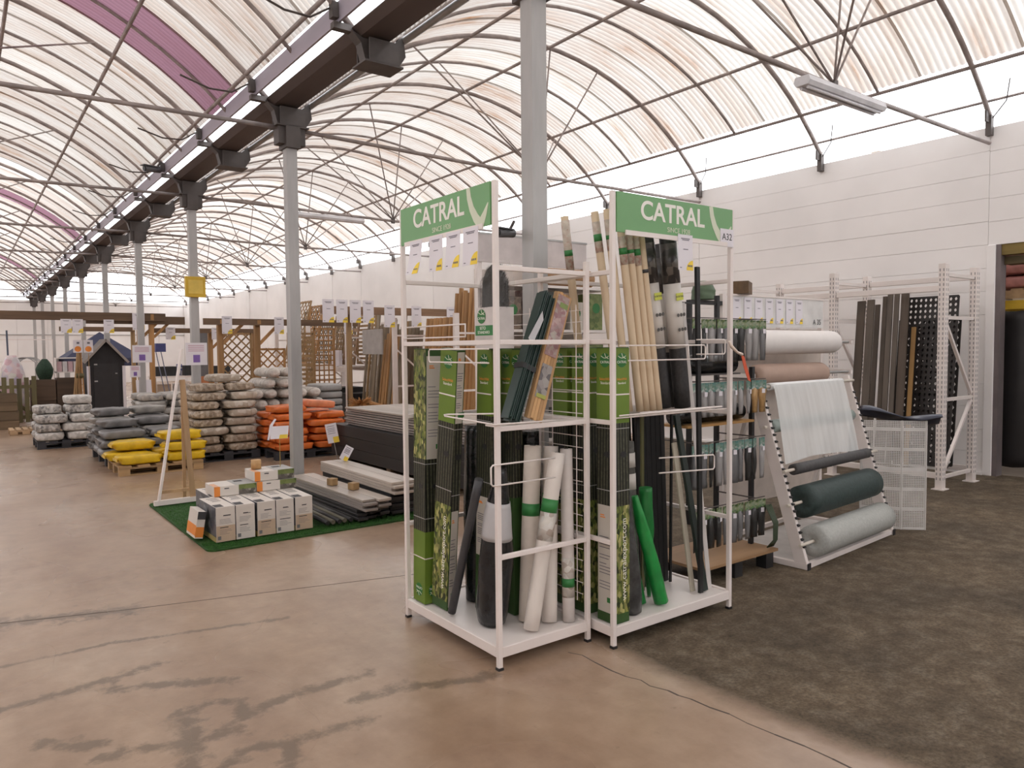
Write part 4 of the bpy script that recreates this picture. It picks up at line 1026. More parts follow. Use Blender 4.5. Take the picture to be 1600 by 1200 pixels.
# ---------------------------------------------------------------- pallet rack with boards and black lattice
def slotted_post(t, x, y, h, dark):
    p = MB().box(x - .045, y - .035, .01, x + .045, y + .035, h).build('post', white_steel, t); bevel(p, .004)
    s_ = MB(); z = .10
    while z < h - .05:
        for u in (-.018, .018): s_.box(x - .0462, y + u - .005, z, x - .0440, y + u + .005, z + .028)
        for u in (-.020, .020): s_.box(x + u - .005, y - .0362, z, x + u + .005, y - .0340, z + .028)
        z += .05
    o = s_.build('post_slots', dark, p); o['kind'] = 'stuff'
    MB().box(x - .07, y - .06, 0, x + .07, y + .06, .010).build('foot_plate', white_steel, p)
def pallet_rack(label, ys, x0=8.12, x1=8.86, h=2.33, beams=((2.08, 'f'), (2.23, 'b'), (.14, 'f'), (.14, 'b'))):
    t = thing('pallet_rack', label, 'pallet rack', (0, 0, 0))
    slot = mat('slot_grey', (.30, .28, .28), .7)
    for y in ys:
        for x in (x0, x1): slotted_post(t, x, y, h, slot)
        for z in (.125, .93, 1.78, 2.22): MB().bar((x0 + .045, y, z), (x1 - .045, y, z), .03, .035).build('frame_strut', white_steel, t)
        for (za, zb, s_) in ((.16, .90, 1), (.97, 1.74, -1)):
            a, b = (x0 + .045, x1 - .045) if s_ > 0 else (x1 - .045, x0 + .045)
            MB().bar((a, y, za), (b, y, zb), .03, .03, up=(0, 1, 0)).build('frame_brace', white_steel, t)
    for ya, yb in zip(ys, ys[1:]):
        for z, w in beams:
            x = x0 if w == 'f' else x1
            b = MB().bar((x, ya + .037, z), (x, yb - .037, z), .04, .06).build('beam', white_steel, t); bevel(b, .004)
    return t
pallet_rack('white slotted pallet rack against the wall holding dark boards and lattice', [3.47, 4.66, 5.85])
board_dk = wood('board_dark', (.095, .070, .052), .55, 'Z'); board_gr = wood('board_greybrown', (.13, .105, .085), .6, 'Z')
for i, (y, w, zt, mt, dx) in enumerate([(4.52, .095, 2.02, board_dk, .0), (4.41, .085, 2.03, board_gr, .03), (4.335, .055, 1.97, board_dk, .0), (4.19, .06, 2.12, board_gr, -.12),
                                      (4.12, .055, 2.13, board_gr, -.12), (4.03, .085, 2.13, board_dk, -.05), (4.26, .05, 2.06, board_dk, .0), (3.94, .045, 1.70, wood('board_orange_z', (.42, .24, .08), .7, 'Z'), .02)]):
    plank('timber_board', 'dark timber board leaning in the pallet rack, %s from the roll stand side' % ords[i] if i < 7 else 'orange-brown narrow board leaning against the black lattice', 'board',
          (8.27 + .008 * i, y - .02, .176), (8.535 + .006 * i, y + .03, zt), .022, w, mt, up=(0, 1, 0), group='dark boards in the pallet rack' if i < 7 else None)
def perforated(nu, nv, du, dv, shape, hx, hy):
    """panel in the local xz plane built cell by cell round its holes"""
    m = MB()
    for i in range(nu):
        for j in range(nv):
            cx, cz = (i + .5) * du, (j + .5) * dv
            if shape == 'leaf':
                s_ = 1 if (i + j) % 2 else -1
                hole = [(hx * .9, hy * .15 * s_), (hx * .35, hy), (-hx * .5, hy * .75), (-hx * .95, -hy * .1 * s_), (-hx * .35, -hy), (hx * .5, -hy * .75)]
            else: hole = [(hx, 0), (0, hy), (-hx, 0), (0, -hy)]
            k = len(hole)
            def edge(p):
                q = max(abs(p[0]) / (du / 2), abs(p[1]) / (dv / 2)); return (p[0] / q, p[1] / q)
            if k == 4: outer = [(du / 2, 0), (0, dv / 2), (-du / 2, 0), (0, -dv / 2)]; 
            else: outer = [edge(p) for p in hole]
            corners = [(du / 2, dv / 2), (-du / 2, dv / 2), (-du / 2, -dv / 2), (du / 2, -dv / 2)]
            full = []
            for a in range(k):
                full.append(('h', a))
            vs = [(cx + p[0], 0, cz + p[1]) for p in hole] + [(cx + p[0], 0, cz + p[1]) for p in outer]
            fs = []
            for a in range(k):
                b = (a + 1) % k; fs.append((a, k + a, k + b, b))
            base = len(vs)
            # fill to the corners between consecutive outer points
            for c in corners:
                vs.append((cx + c[0], 0, cz + c[1]))
            for ci, c in enumerate(corners):
                best = None
                for a in range(k):
                    b = (a + 1) % k; pa, pb = outer[a], outer[b]
                    onx = lambda p: abs(abs(p[0]) - du / 2) < 1e-6; onz = lambda p: abs(abs(p[1]) - dv / 2) < 1e-6
                    if ((onx(pa) and pa[0] * c[0] > 0 and onz(pb) and pb[1] * c[1] > 0) or (onz(pa) and pa[1] * c[1] > 0 and onx(pb) and pb[0] * c[0] > 0)): best = (a, b)
                if best: fs.append((k + best[0], base + ci, k + best[1]))
            m.add(vs, fs)
    return m
lat_mat = mat('lattice_black', (.022, .018, .017), .5, 0, .3, 6)
def lattice_panel(label, foot, top_dir, rotz, nu, nv, du, dv, shape, hx, hy, tilt):
    o = thing('lattice_screen', label, 'lattice screen', M=Matrix.Translation(foot) @ Matrix.Rotation(rotz, 4, 'Z') @ Matrix.Rotation(tilt, 4, 'X'))
    b = perforated(nu, nv, du, dv, shape, hx, hy).build('perforated_sheet', lat_mat, o); b.modifiers.new('thick', 'SOLIDIFY').thickness = .006
    W, H = nu * du, nv * dv
    for a, c in (((0, 0), (0, H)), ((W, 0), (W, H)), ((0, 0), (W, 0)), ((0, H), (W, H))):
        MB().bar((a[0], 0, a[1]), (c[0], 0, c[1]), .018, .014, up=(0, 1, 0)).build('panel_frame', lat_mat, o)
    return o
lattice_panel('large black lattice panel with leaf-shaped holes leaning in the pallet rack', (8.50, 4.08, .18), None, -PI / 2, 10, 30, .052, .062, 'leaf', .0155, .019, -.105)
lattice_panel('black diamond lattice panel behind the leaf-hole panel', (8.62, 4.22, .18), None, -PI / 2, 10, 19, .065, .085, 'dia', .022, .032, -.10)

# white mesh panels and the navy sheet on them
def mesh_panel():
    t = thing('mesh_screen', 'folded white plastic mesh screen standing on the dark floor', 'mesh screen', (0, 0, 0))
    segs = [((5.945, 3.16), (6.105, 2.905)), ((6.105, 2.905), (6.235, 2.775))]
    wm = mat('mesh_white', (.66, .64, .62), .5)
    for (a, b) in segs:
        a, b = Vector((*a, 0)), Vector((*b, 0)); L = (b - a).length; d = (b - a) / L; m = MB(); n = int(L / .0125)
        for i in range(n + 1): m.bar(a + d * L * i / n + Vector((0, 0, .006)), a + d * L * i / n + Vector((0, 0, .885)), .0050, .004)
        k = int(.88 / .0135)
        for i in range(k + 1):
            z = .006 + .879 * i / k; m.bar(a + Vector((0, 0, z)), b + Vector((0, 0, z)), .004, .0055 if i % 12 else .022)
        o = m.build('mesh_leaf', wm, t); o['kind'] = 'stuff'
        for p in ((a, b) if a.x < 6 else (b,)): MB().bar(p + Vector((0, 0, .0)), p + Vector((0, 0, .89)), .010, .012).build('mesh_edge', wm, t)
mesh_panel()
ns_ = MB(); vs = []; nx2, ny2 = 16, 8
rnd = random.Random(12); p0, p1 = Vector((5.99, 3.20, 0)), Vector((6.32, 2.70, 0)); dd = (p1 - p0); nn = Vector((dd.y, -dd.x, 0)).normalized()
for i in range(nx2 + 1):
    u = i / nx2
    for j in range(ny2 + 1):
        v = j / ny2 - .35
        z = .925 + .075 * math.exp(-((u - .05) / .3) ** 2) - .10 * v * v + .012 * math.sin(u * 9 + v * 6) + .05 * max(0, u - .8) - .05 * max(0, v)
        q = p0 + dd * u - nn * v * .16
        vs.append((q.x, q.y, z))
ns_.add(vs, [(i * (ny2 + 1) + j, i * (ny2 + 1) + j + 1, (i + 1) * (ny2 + 1) + j + 1, (i + 1) * (ny2 + 1) + j) for i in range(nx2) for j in range(ny2)])
nav = ns_.build('folded_sheet', mat('navy_film', (.035, .04, .065), .28, 0, .3, 7, bmp=.3), None, True); nav.modifiers.new('thick', 'SOLIDIFY').thickness = .012
tag(nav, 'navy plastic sheet draped over the white mesh screen', 'sheet')

# ---------------------------------------------------------------- doorway to the store
olive_w = wood('lintel_wood', (.20, .14, .035), .6, 'Y')
struct(MB().box(WX + .02, .9, 2.50, WX + .16, 3.42, 2.62).build('trim_lintel', olive_w))
struct(MB().box(WX + .10, .9, 2.40, WX + .30, 3.42, 2.49).build('trim_lintel_rear', wood('lintel_dark', (.12, .085, .03), .6, 'Y')))
cu = MB(); nz2 = 16; ny3 = 40; vs = []
for i in range(ny3 + 1):
    y = 3.68 - 2.76 * i / ny3
    for j in range(nz2 + 1):
        f = j / nz2; vs.append((9.62 + .03 * math.sin(i * .9) * (1 - f * .3) + .015 * math.sin(i * .37 + f * 5), y, 1.88 - 1.78 * f + .01 * math.sin(i)))
cu.add(vs, [(i * (nz2 + 1) + j, i * (nz2 + 1) + j + 1, (i + 1) * (nz2 + 1) + j + 1, (i + 1) * (nz2 + 1) + j) for i in range(ny3) for j in range(nz2)])
cur = cu.build('curtain', mat('black_sheet', (.016, .014, .015), .4, 0, .3, 4), None, True); cur.modifiers.new('thick', 'SOLIDIFY').thickness = .004
tag(cur, 'black plastic sheet curtain hanging in the doorway to the store', 'curtain')
sr = thing('store_rack', 'yellow-beamed store rack seen above the black curtain', 'store rack', (0, 0, 0))
for x in (9.72, 10.75):
    MB().bar((x, .95, 1.95), (x, 4.35, 1.95), .05, .10).build('beam', mat('beam_yellow', (.62, .40, .03), .5), sr)
for y in (.98, 4.40):
    for x in (9.72, 10.75): MB().box(x - .04, y - .04, 0.002, x + .04, y + .04, 3.1).build('post', mat('rack_blue', (.12, .13, .15), .5), sr)
for i in range(16):
    y = 1.1 + .20 * i; MB().box(9.70, y, 2.0, 10.77, y + .10, 2.02).build('deck_slat', mat('slat_pale', (.55, .47, .36), .6), sr)
pw_ = wood('pallet_wood', (.40, .27, .15), .6, 'X')
pl = thing('pallet', 'wooden pallet with pink bags on the yellow store rack', 'pallet', (9.78, 2.80, 2.021))
for i in range(5): MB().box(.0, .05 + .24 * i, .10, .9, .17 + .24 * i, .118).build('deck_board', pw_, pl)
for x in (.0, .38, .78): MB().box(x, .02, .0, x + .12, 1.2, .10).build('block_row', pw_, pl)
# ---------------------------------------------------------------- green carpet with boxes
def carpet():
    x0, x1, y0, y1, r = 1.44, 3.36, 5.73, 7.93, .07
    pts = []
    for cx, cy, a in ((x1 - r, y0 + r, -PI / 2), (x1 - r, y1 - r, 0), (x0 + r, y1 - r, PI / 2), (x0 + r, y0 + r, PI)):
        pts += [(cx + r * math.cos(a + i * PI / 10), cy + r * math.sin(a + i * PI / 10)) for i in range(6)]
    t = thing('carpet', 'bright green artificial grass carpet under boxes and planks', 'carpet', (0, 0, 0))
    gm = mat('grass_base', (.022, .075, .012), .9, 0, .3, 40, bmp=.5)
    MB().prism(pts, 2, .001, .014).build('carpet_base', gm, t)
    rnd = random.Random(1); m = MB(); vs = []; fs = []
    n = 26000
    for i in range(n):
        if rnd.random() < .55: x, y = (rnd.uniform(x0 + .01, x1 - .01), rnd.uniform(y0 + .01, y0 + .25))
        elif rnd.random() < .6: x, y = (rnd.uniform(x0 + .01, x0 + .42), rnd.uniform(y0 + .01, y1 - .02))
        else: x, y = (rnd.uniform(x0, x1), rnd.uniform(y0, y1))
        a = rnd.uniform(0, 6.28); w = .0022; h = rnd.uniform(.007, .012); dx, dy = math.cos(a) * w, math.sin(a) * w; l = rnd.uniform(-.006, .006)
        o = len(vs); vs += [(x - dx, y - dy, .013), (x + dx, y + dy, .013), (x + l, y - l, .013 + h)]; fs.append((o, o + 1, o + 2))
    me = bpy.data.meshes.new('grass_pile'); me.from_pydata(vs, [], fs); me.materials.append(mat('grass_blade', (.04, .14, .022), .7, 0, .35, 30))
    o = link('grass_pile', me, t); o['kind'] = 'stuff'
carpet()
CZ = .026
side_print = speckle('box_side_print', [(.05, .055, .07), (.14, .15, .19), (.03, .03, .035), (.24, .24, .25), (.07, .075, .10)], 14, .45, bmp=0)
box_white = mat('box_white', (.70, .65, .60), .55, 0, .05, 4)
box_sand = mat('box_sand', (.58, .44, .32), .55, 0, .06, 4)
def seed_box(label, x, y, k, w=.146, d=.46, h=.272):
    t = thing('product_box', label, 'box', (x, y, CZ), random.Random(k).uniform(-.02, .02), 'white boxes standing on the carpet')
    bevel(MB().box(-w / 2, -d / 2, 0, w / 2, d / 2, h).build('box_body', box_white, t), .003)
    p = plate(t, 'side_print', 'nx', w, d, .04, h - .002, side_print, .001)
    plate(t, 'side_stripe', 'nx', w, d, .0, .04, mat('stripe_yellow', (.45, .36, .14), .5), .001)
    plate(t, 'front_tint', 'ny', w, d, .002, h * .46, box_sand if k in (0, 2, 4) else box_white, .002)
    ink_lines(t, 'ny', w, d, -w * .12, w * .30, [h * .75, h * .735], .004, text_dark, seed=k)
    ink_lines(t, 'ny', w, d, -w * .30, w * .36, [h * .40], .006, text_dark, seed=k + 3)
    ink_lines(t, 'ny', w, d, -w * .32, w * .34, [h * q for q in (.64, .60, .56, .52, .34, .30, .26, .22)], .002, seed=k + 5)
    link('print_mark', MB().box(-.012, 0, 0, .012, .0012, .028).mesh('print_mark', side_print), t, (-w * .34, -d / 2 - .0025, .018))
    hm = MB().box(-w * .48, -d * .47, h, -w * .05, -d * .25, h + .0015).build('hand_hole', text_dark, t)
    ink = MB(); rnd = random.Random(k)
    for i in range(4): ink.box(-w * .3 + rnd.uniform(0, .02), .02 + .045 * i, h, w * .25, .03 + .045 * i, h + .0012)
    ink.build('printed_text', side_print, t)
for i in range(5): seed_box('white box in the front row on the carpet, %s from the easel side' % ords[i], 1.612 + .158 * i, 6.125, i)
for i in range(4): seed_box('white box in the rear row on the carpet, %s from the easel side' % ords[i], 1.70 + .158 * i, 6.60, i + 10)
gstrip = speckle('grass_strip', [(.10, .15, .04), (.22, .26, .09), (.16, .20, .06)], 30, .5, bmp=0)
rstrip = speckle('gravel_strip', [(.10, .09, .075), (.18, .16, .14), (.07, .06, .05), (.34, .31, .28)], 40, .5, bmp=0)
def flat_box(label, x0, y0, z, w=.345, d=.27, h=.082, rot=0):
    t = thing('flat_box', label, 'box', (x0 + w / 2, y0 + d / 2, z), rot, 'flat boxes lying on the white boxes')
    bevel(MB().box(-w / 2, -d / 2, 0, w / 2, d / 2, h).build('box_body', box_white, t), .003)
    plate(t, 'orange_end', 'ny', w, d, .001, h - .001, ora, x0=-w * .5 + .001, x1=-w * .36)
    g_ = plate(t, 'grass_print', 'ny', w, d, h * .5, h - .001, gstrip, x0=w * .08, x1=w * .5 - .001)
    plate(t, 'gravel_print', 'ny', w, d, .001, h * .5, rstrip, x0=w * .08, x1=w * .5 - .001)
    ink_lines(t, 'ny', w, d, -w * .26, -w * .08, [h * .70], .008, text_dark)
    MB().box(-w * .5 + .002, -d * .5, h, -w * .38, d * .1, h + .0012).build('orange_top', mat('orange_pale', (.75, .42, .26), .5), t)
    MB().box(w * .0, -d * .5, h, w * .49, d * .5, h + .0012).build('grey_top', mat('grey_print_top', (.36, .36, .35), .4, 0, .2, 5), t)
    MB().box(w * .10, d * .05, h + .0012, w * .30, d * .28, h + .0026).build('hand_hole', text_dark, t)
zt = CZ + .275
flat_box('flat orange-ended box lying on the boxes nearest the easel', 1.645, 6.32, zt)
flat_box('lower of two stacked flat boxes on the white boxes', 1.998, 6.33, zt)
flat_box('upper of two stacked flat boxes, with the timber block on it', 1.985, 6.34, zt + .086)
tag(MB().tube([(2.05, 6.50, zt + .1735), (2.05, 6.50, zt + .250)], [.044, .042], 16).build('timber_block', wood('log_wood', (.50, .30, .13), .7, 'Z'), None, True), 'round timber block standing on the upper flat box', 'block')
lb = thing('tipped_box', 'white and orange box tipped against the front row of boxes', 'box', M=Matrix.Translation((1.455, 6.20, CZ + .012)) @ Matrix.Rotation(.16, 4, 'Y'))
MB().box(-.03, -.13, 0, .03, .13, .21).build('box_body', box_white, lb); MB().box(-.0315, -.13, .02, -.030, .13, .10).build('orange_band', ora, lb)
MB().box(-.03, -.132, .15, .03, -.130, .21).build('dark_end', text_dark, lb); plate(lb, 'front_band', 'ny', .06, .26, .01, .09, ora)
# price card on a wire stalk in the boxes
pc = thing('price_stalk', 'price card on a wire stalk rising from the flat boxes', 'price card', (2.25, 6.46, zt + .174))
MB().tube([(0, 0, 0), (0, 0, .27)], .003, 6).build('wire_stalk', mat('brass_wire', (.45, .33, .10), .4, .6), pc)
MB().add([(-.085, 0, .25), (.065, -.02, .25), (.085, .0, .36), (-.065, .02, .36)], [(0, 1, 2, 3)]).build('card', paper, pc).modifiers.new('thick', 'SOLIDIFY').thickness = .002
MB().add([(-.01, -.0135, .252), (.062, -.023, .252), (.068, -.0175, .285), (.0, -.0105, .285)], [(0, 1, 2, 3)]).build('price_spot', tag_yellow, pc).modifiers.new('thick', 'SOLIDIFY').thickness = .004
MB().add([(-.10, .03, .24), (-.085, .025, .24), (-.05, .02, .37), (-.015, .03, .42), (-.03, .035, .425), (-.075, .03, .37)], [(0, 1, 2, 3, 4, 5)]).build('curled_card', paper, pc).modifiers.new('thick', 'SOLIDIFY').thickness = .002

# easel with one white and one bare wooden leg
ez = thing('easel', 'tall easel of one white and one bare wooden leg on the carpet corner', 'easel', (1.64, 7.72, CZ))
raw = wood('raw_pine', (.52, .33, .18), .7, 'Z')
bevel(MB().bar((-.145, -.02, .045), (.115, .04, 1.50), .020, .055, up=(0, 1, 0)).build('white_leg', white_steel, ez), .003)
bevel(MB().bar((.165, -.01, .045), (.108, .03, 1.20), .050, .022, up=(0, 1, 0)).build('wooden_leg', raw, ez), .003)
MB().bar((.13, .17, .002), (.112, .05, 1.18), .03, .02, up=(0, 1, 0)).build('rear_leg', raw, ez)
MB().bar((-.19, -.03, .024), (.19, -.02, .024), .05, .045).build('base_bar', white_steel, ez)
MB().bar((-.13, .0, .12), (.155, .005, .12), .018, .03).build('rung', raw, ez)

# ---------------------------------------------------------------- planks on the carpet and behind
deck_grey = wood('deck_grey', (.30, .265, .245), .75, 'Y', 6, .4)
deck_pale = wood('deck_pale', (.46, .40, .35), .8, 'Y', 6, .35)
deck_black = mat('deck_black', (.022, .021, .022), .5, 0, .3, 6, (1, .1, 1))
def board_at(label, x, y0, y1, z, w, h, mt, rot=0, group=None, slot=False):
    L = y1 - y0; m = MB().box(-w / 2, -L / 2, 0, w / 2, L / 2, h)
    o = m.build('decking_board', mt, None, loc=(x, (y0 + y1) / 2, z), rot=(0, 0, rot)); bevel(o, .003, 1)
    return tag(o, label, 'board', group)
z = CZ + .014
for k in range(3):
    for i in range(3): board_at('black board low on the carpet, %s layer, %s from the boxes' % (ords[k], ords[i]), 2.72 + .098 * i + .01 * k, 5.80 + .04 * ((i + k) % 3), 7.40, z + .028 * k, .092, .026, deck_black, .01, 'black boards on the carpet')
for k in range(4):
    for i in range(2): board_at('grey board over the black ones, %s layer, %s column' % (ords[k], ['aisle', 'inner'][i]), 2.765 + .128 * i, 5.74 + .05 * ((i + k) % 2), 7.44, z + .086 + .024 * k, .122, .022, deck_grey if k < 3 else deck_pale, .015, 'grey boards on the carpet')
for k in range(6):
    for i in range(2): board_at('black board beneath the pale planks, %s layer, %s column' % (ords[k], ['aisle', 'inner'][i]), 3.095 + .132 * i, 5.86 + .03 * (k % 2), 7.42, z + .031 * k, .126, .029, deck_black, 0, 'black boards beneath the pale planks')
for k in range(4):
    for i in range(2): board_at('pale plank on the inner stack, %s layer, %s column' % (ords[k], ['aisle', 'inner'][i]), 3.085 + .132 * i, 5.78 + .06 * (k % 2), 7.46, z + .188 + .026 * k, .126, .024, deck_pale, -.006, 'pale planks on the inner stack')
for i, (x, y, zz) in enumerate([(2.80, 6.62, z + .1835), (2.86, 6.28, z + .1835)]):
    tag(bevel(MB().box(-.035, -.04, 0, .035, .04, .065).build('timber_offcut', wood('offcut_wood', (.38, .24, .11), .65, 'Z'), None, loc=(x, y, zz), rot=(0, 0, .3))), ['square timber offcut on the grey boards, farther one', 'square timber offcut on the grey boards, nearer one'][i], 'block')
for i in range(5):
    tag(MB().tube([(2.42 + .052 * i, 5.83 + .01 * (i % 2), z + .0195), (2.44 + .05 * i, 6.75, z + .0195)], .019, 10).build('black_pipe', black_plastic if i % 2 == 0 else mat('pipe_olive', (.12, .11, .08), .5), None, True), 'dark pipe lying beside the white boxes, %s from them' % ords[i], 'pipe', 'dark pipes on the carpet')
# large stack on bearers
for i, y in enumerate((6.6, 8.0, 9.4)):
    tag(MB().box(4.10, y - .05, .002, 5.05, y + .05, .075).build('timber_bearer', wood('bearer', (.22, .15, .09), .6, 'X')), '%s timber bearer under the black board packs, counted from the rack' % ords[i], 'bearer', 'bearers under the black packs')
for k in range(3):
    t = thing('board_pack', ['lowest', 'middle', 'top'][k] + ' black composite board pack in the large stack', 'board pack', (4.58, 7.95, .077 + .142 * k), 0, 'black board packs')
    me = MB().box(-.071, -1.68, 0, .071, 1.68, .138).mesh('pack_board', deck_black)
    for i in range(7): link('pack_board', me, t, (-.435 + .145 * i - (.0), random.Random(i + k).uniform(-.01, .01), 0))
for k in range(8):
    for i in range(6):
        board_at('grey decking board of the large stack, %s layer, %s from the aisle' % (ords[k], ords[i]), 4.245 + .148 * i + random.Random(k * 7).uniform(-.018, .012), 6.30 + .02 * ((i + k) % 3), 9.32 + .03 * (k % 3), .504 + .030 * k, .144, .022, deck_grey if k < 7 else deck_pale, 0, 'grey decking boards of the large stack')
def stick_card(label, x, y, z, rot, w=.12, h=.19, lean=.25, stake=0):
    t = thing('price_card', label, 'price card', M=Matrix.Translation((x, y, z)) @ Matrix.Rotation(rot, 4, 'Z') @ Matrix.Rotation(lean, 4, 'Y'))
    MB().box(-w / 2, -.002, 0, w / 2, .002, h).build('card', paper, t); MB().box(0, -.0035, .0, w / 2, -.002, h * .3).build('price_spot', tag_yellow, t)
    m = MB()
    for q in (.85, .74, .66, .58, .48): m.box(-w * .35, -.0032, h * q, w * .3, -.002, h * q + .006)
    m.build('printed_text', label_ink, t)
    if stake: MB().tube([(0, .006, -stake), (0, .006, h * .5)], .004, 6).build('wire_stake', galv, t)
    return t
stick_card('price card on a wire stake at the far end of the black board stack', 3.97, 9.30, .27, -.6, .15, .26, -.18, .272)
stick_card('tilted white and yellow price card on the pale planks', 3.22, 7.32, .342, -.6, .09, .16, .5)

# ---------------------------------------------------------------- sacks on pallets
def sack_mesh(w, d, h, mt, seed, n=28, m=14, lump=.10):
    """filled bag: boxy pillow, lumps only push inwards so neighbours can touch without crossing"""
    rnd = random.Random(seed); ph = [rnd.uniform(0, 6.28) for _ in range(8)]
    vs = []; fs = []
    sp = lambda a, e: math.copysign(abs(a) ** e, a)
    for i in range(m + 1):
        v = -PI / 2 + PI * i / m
        for j in range(n):
            u = 2 * PI * (j + .5) / n
            cu, su = sp(math.cos(u), .34), sp(math.sin(u), .34); cv = sp(math.cos(v), .24)
            x, y, z = cv * cu, cv * su, sp(math.sin(v), .40)
            l1 = .5 + .5 * math.sin(5 * x + ph[0] + 3 * y) * math.cos(4 * y + ph[1]); l2 = .5 + .5 * math.sin(13 * x + 5 * y + ph[2] + 5 * z) * math.cos(9 * y - 6 * x + ph[5])
            sh = 1 - lump * .55 * l1 - lump * .35 * l2
            tuck = 1 - .10 * max(0, abs(x) - .75) * 4 * abs(z)
            vs.append((x * w / 2 * (1 - lump * .35 * (.5 + .5 * math.sin(ph[3] + 6 * y + 3 * z))), y * d / 2 * (1 - lump * .35 * (.5 + .5 * math.sin(ph[4] + 6 * x))), h / 2 + z * h / 2 * (sh if z > 0 else 1) * tuck))
    for i in range(m):
        for j in range(n): fs.append((i * n + j, i * n + (j + 1) % n, (i + 1) * n + (j + 1) % n, (i + 1) * n + j))
    return MB().add(vs, fs).mesh('sack_body', mt, True)
def pallet(label, x0, y0, w, d, mt, h=.12, group='pallets under the sacks'):
    t = thing('pallet', label, 'pallet', (x0, y0, 0), 0, group)
    n = 5; bw = w / n * .72
    for i in range(n): MB().box(0 + (w - bw) * i / (n - 1), 0, h - .02, bw + (w - bw) * i / (n - 1), d, h).build('deck_board', mt, t)
    for y in (0, d / 2 - .05, d - .10):
        MB().box(0, y, h - .04, w, y + .10, h - .02).build('stringer', mt, t)
        for x in (0, w / 2 - .06, w - .12): MB().box(x, y, .016, x + .12, y + .10, h - .04).build('block', mt, t)
        MB().box(0, y, 0.001, w, y + .10, .016).build('bottom_board', mt, t)
    return t
pal_dark = wood('pallet_dark', (.035, .035, .042), .6, 'X'); pal_wood = wood('pallet_pine', (.42, .27, .13), .65, 'X')
def sack_stack(kind, desc, x0, y0, w, d, z0, rows, cols, layers, lh, mt, seed, group, tops=(), jitter=.03, lump=.1, cat='sack', seam=True, fill=1.02):
    """bags laid in layers; every bag is one object with its own seam"""
    cw, cd = w / cols, d / rows
    cache = {}
    def body(bw, bd, k):
        key = (round(bw, 3), round(bd, 3), k)
        if key not in cache: cache[key] = sack_mesh(bw * .99, bd * .985, lh * .998, mt[k % len(mt)], seed + k * 3 + int(bw * 100), lump=lump)
        return cache[key]
    rnd = random.Random(seed); cn = ['aisle-side', 'inner', 'third']; rn = ['front', 'rear', 'hindmost']
    ms = [body(cw, cd, k) for k in range(len(mt))]
    sm_ = MB().box(-.006, -cd * .30, -.012, .0, cd * .30, .012).mesh('sack_seam', mt[0])
    for L in range(layers):
        f = [.5, .43, .56, .47][(L + seed) % 4] if cols == 2 else 1.0 / cols
        xs = [0, w * f, w] if cols == 2 else [w * i / cols for i in range(cols + 1)]
        for r in range(rows):
            for c in range(cols):
                lb = '%s in the %s layer, %s %s one' % (desc, ords[L], rn[r], cn[c]) if rows * cols > 1 else '%s in the %s layer' % (desc, ords[L])
                bw = xs[c + 1] - xs[c]
                t = thing(kind, lb, cat, (x0 + (xs[c] + xs[c + 1]) / 2 + (rnd.uniform(-jitter, 0) if c == 0 else rnd.uniform(0, jitter)), y0 + cd * (r + .5) + (rnd.uniform(-jitter * 1.4, 0) if r == 0 else jitter * r), z0 + L * lh), PI if rnd.random() < .5 else 0, group)
                link('sack_body', body(bw, cd, rnd.randrange(len(mt) * 2)), t)
                if seam: link('sack_seam', sm_, t, (-bw * .49, 0, lh * .5))
    zt_ = z0 + layers * lh
    for i, (tx, ty, tz, rz) in enumerate(tops):
        t = thing(kind, '%s lying on top of its stack%s' % (desc, '' if len(tops) == 1 else ', %s loose one' % ords[i]), cat, (tx, ty, zt_ + tz), rz, group)
        link('sack_body', ms[i % len(ms)], t)
net_stone = speckle('netted_stone', [(.36, .34, .32), (.66, .63, .60), (.20, .19, .185), (.54, .50, .45)], 30, .5, bmp=.5)
net_pale = speckle('netted_stone_pale', [(.60, .57, .54), (.72, .69, .66), (.48, .46, .43)], 20, .4, bmp=.4)
grey_bag = mat('grey_bag', (.17, .165, .165), .35, 0, .45, 5, bmp=.3); grey_bag2 = mat('grey_bag_light', (.30, .285, .265), .38, 0, .4, 5, bmp=.3)
bark_bag = speckle('bark_bag', [(.42, .33, .24), (.25, .185, .13), (.56, .47, .38), (.34, .27, .20)], 28, .45, bmp=.5)
bark_bag2 = speckle('bark_bag_pale', [(.50, .42, .34), (.40, .33, .26), (.60, .54, .47)], 18, .45, bmp=.5)
yellow_bag = mat('yellow_bag', (.66, .43, .012), .35, 0, .25, 7, bmp=.3)
orange_bag = mat('orange_bag', (.66, .155, .03), .33, 0, .25, 6, bmp=.3); orange_pale = mat('orange_bag_pale', (.72, .24, .11), .33, 0, .2, 6)
white_stone = speckle('white_pebble_bag', [(.62, .57, .52), (.72, .68, .63), (.52, .47, .42)], 24, .5, bmp=.4)
pallet('dark pallet under the pale netted stone bags', .93, 13.55, .78, .85, pal_dark)
sack_stack('stone_bag', 'pale netted bag of grey stones', .93, 13.55, .78, .85, .122, 2, 2, 3, .138, [net_stone, net_stone, net_pale], 40, 'netted stone bags', [(1.52, 13.85, .004, .04), (1.10, 13.88, .004, .04), (1.52, 13.85, .146, .04)])
pallet('dark pallet under the grey bags', 1.50, 10.95, 1.0, 1.2, pal_dark)
sack_stack('grey_bag', 'grey plastic bag of gravel', 1.46, 10.90, .98, 1.25, .122, 3, 2, 3, .118, [grey_bag, grey_bag, grey_bag2], 60, 'grey gravel bags', [(1.72, 11.40, .004, .15), (2.20, 11.62, .004, -.1), (1.70, 11.92, .004, .1), (1.72, 11.95, .124, .1), (2.22, 12.06, .004, .05), (2.22, 12.06, .126, .05)], .04, .38)
pallet('pine pallet carrying the yellow bags', 1.50, 9.93, .965, .85, pal_wood)
ym = [sack_mesh(.52, .38, .125, yellow_bag, 70, lump=.42), sack_mesh(.50, .36, .128, yellow_bag, 71, lump=.42)]
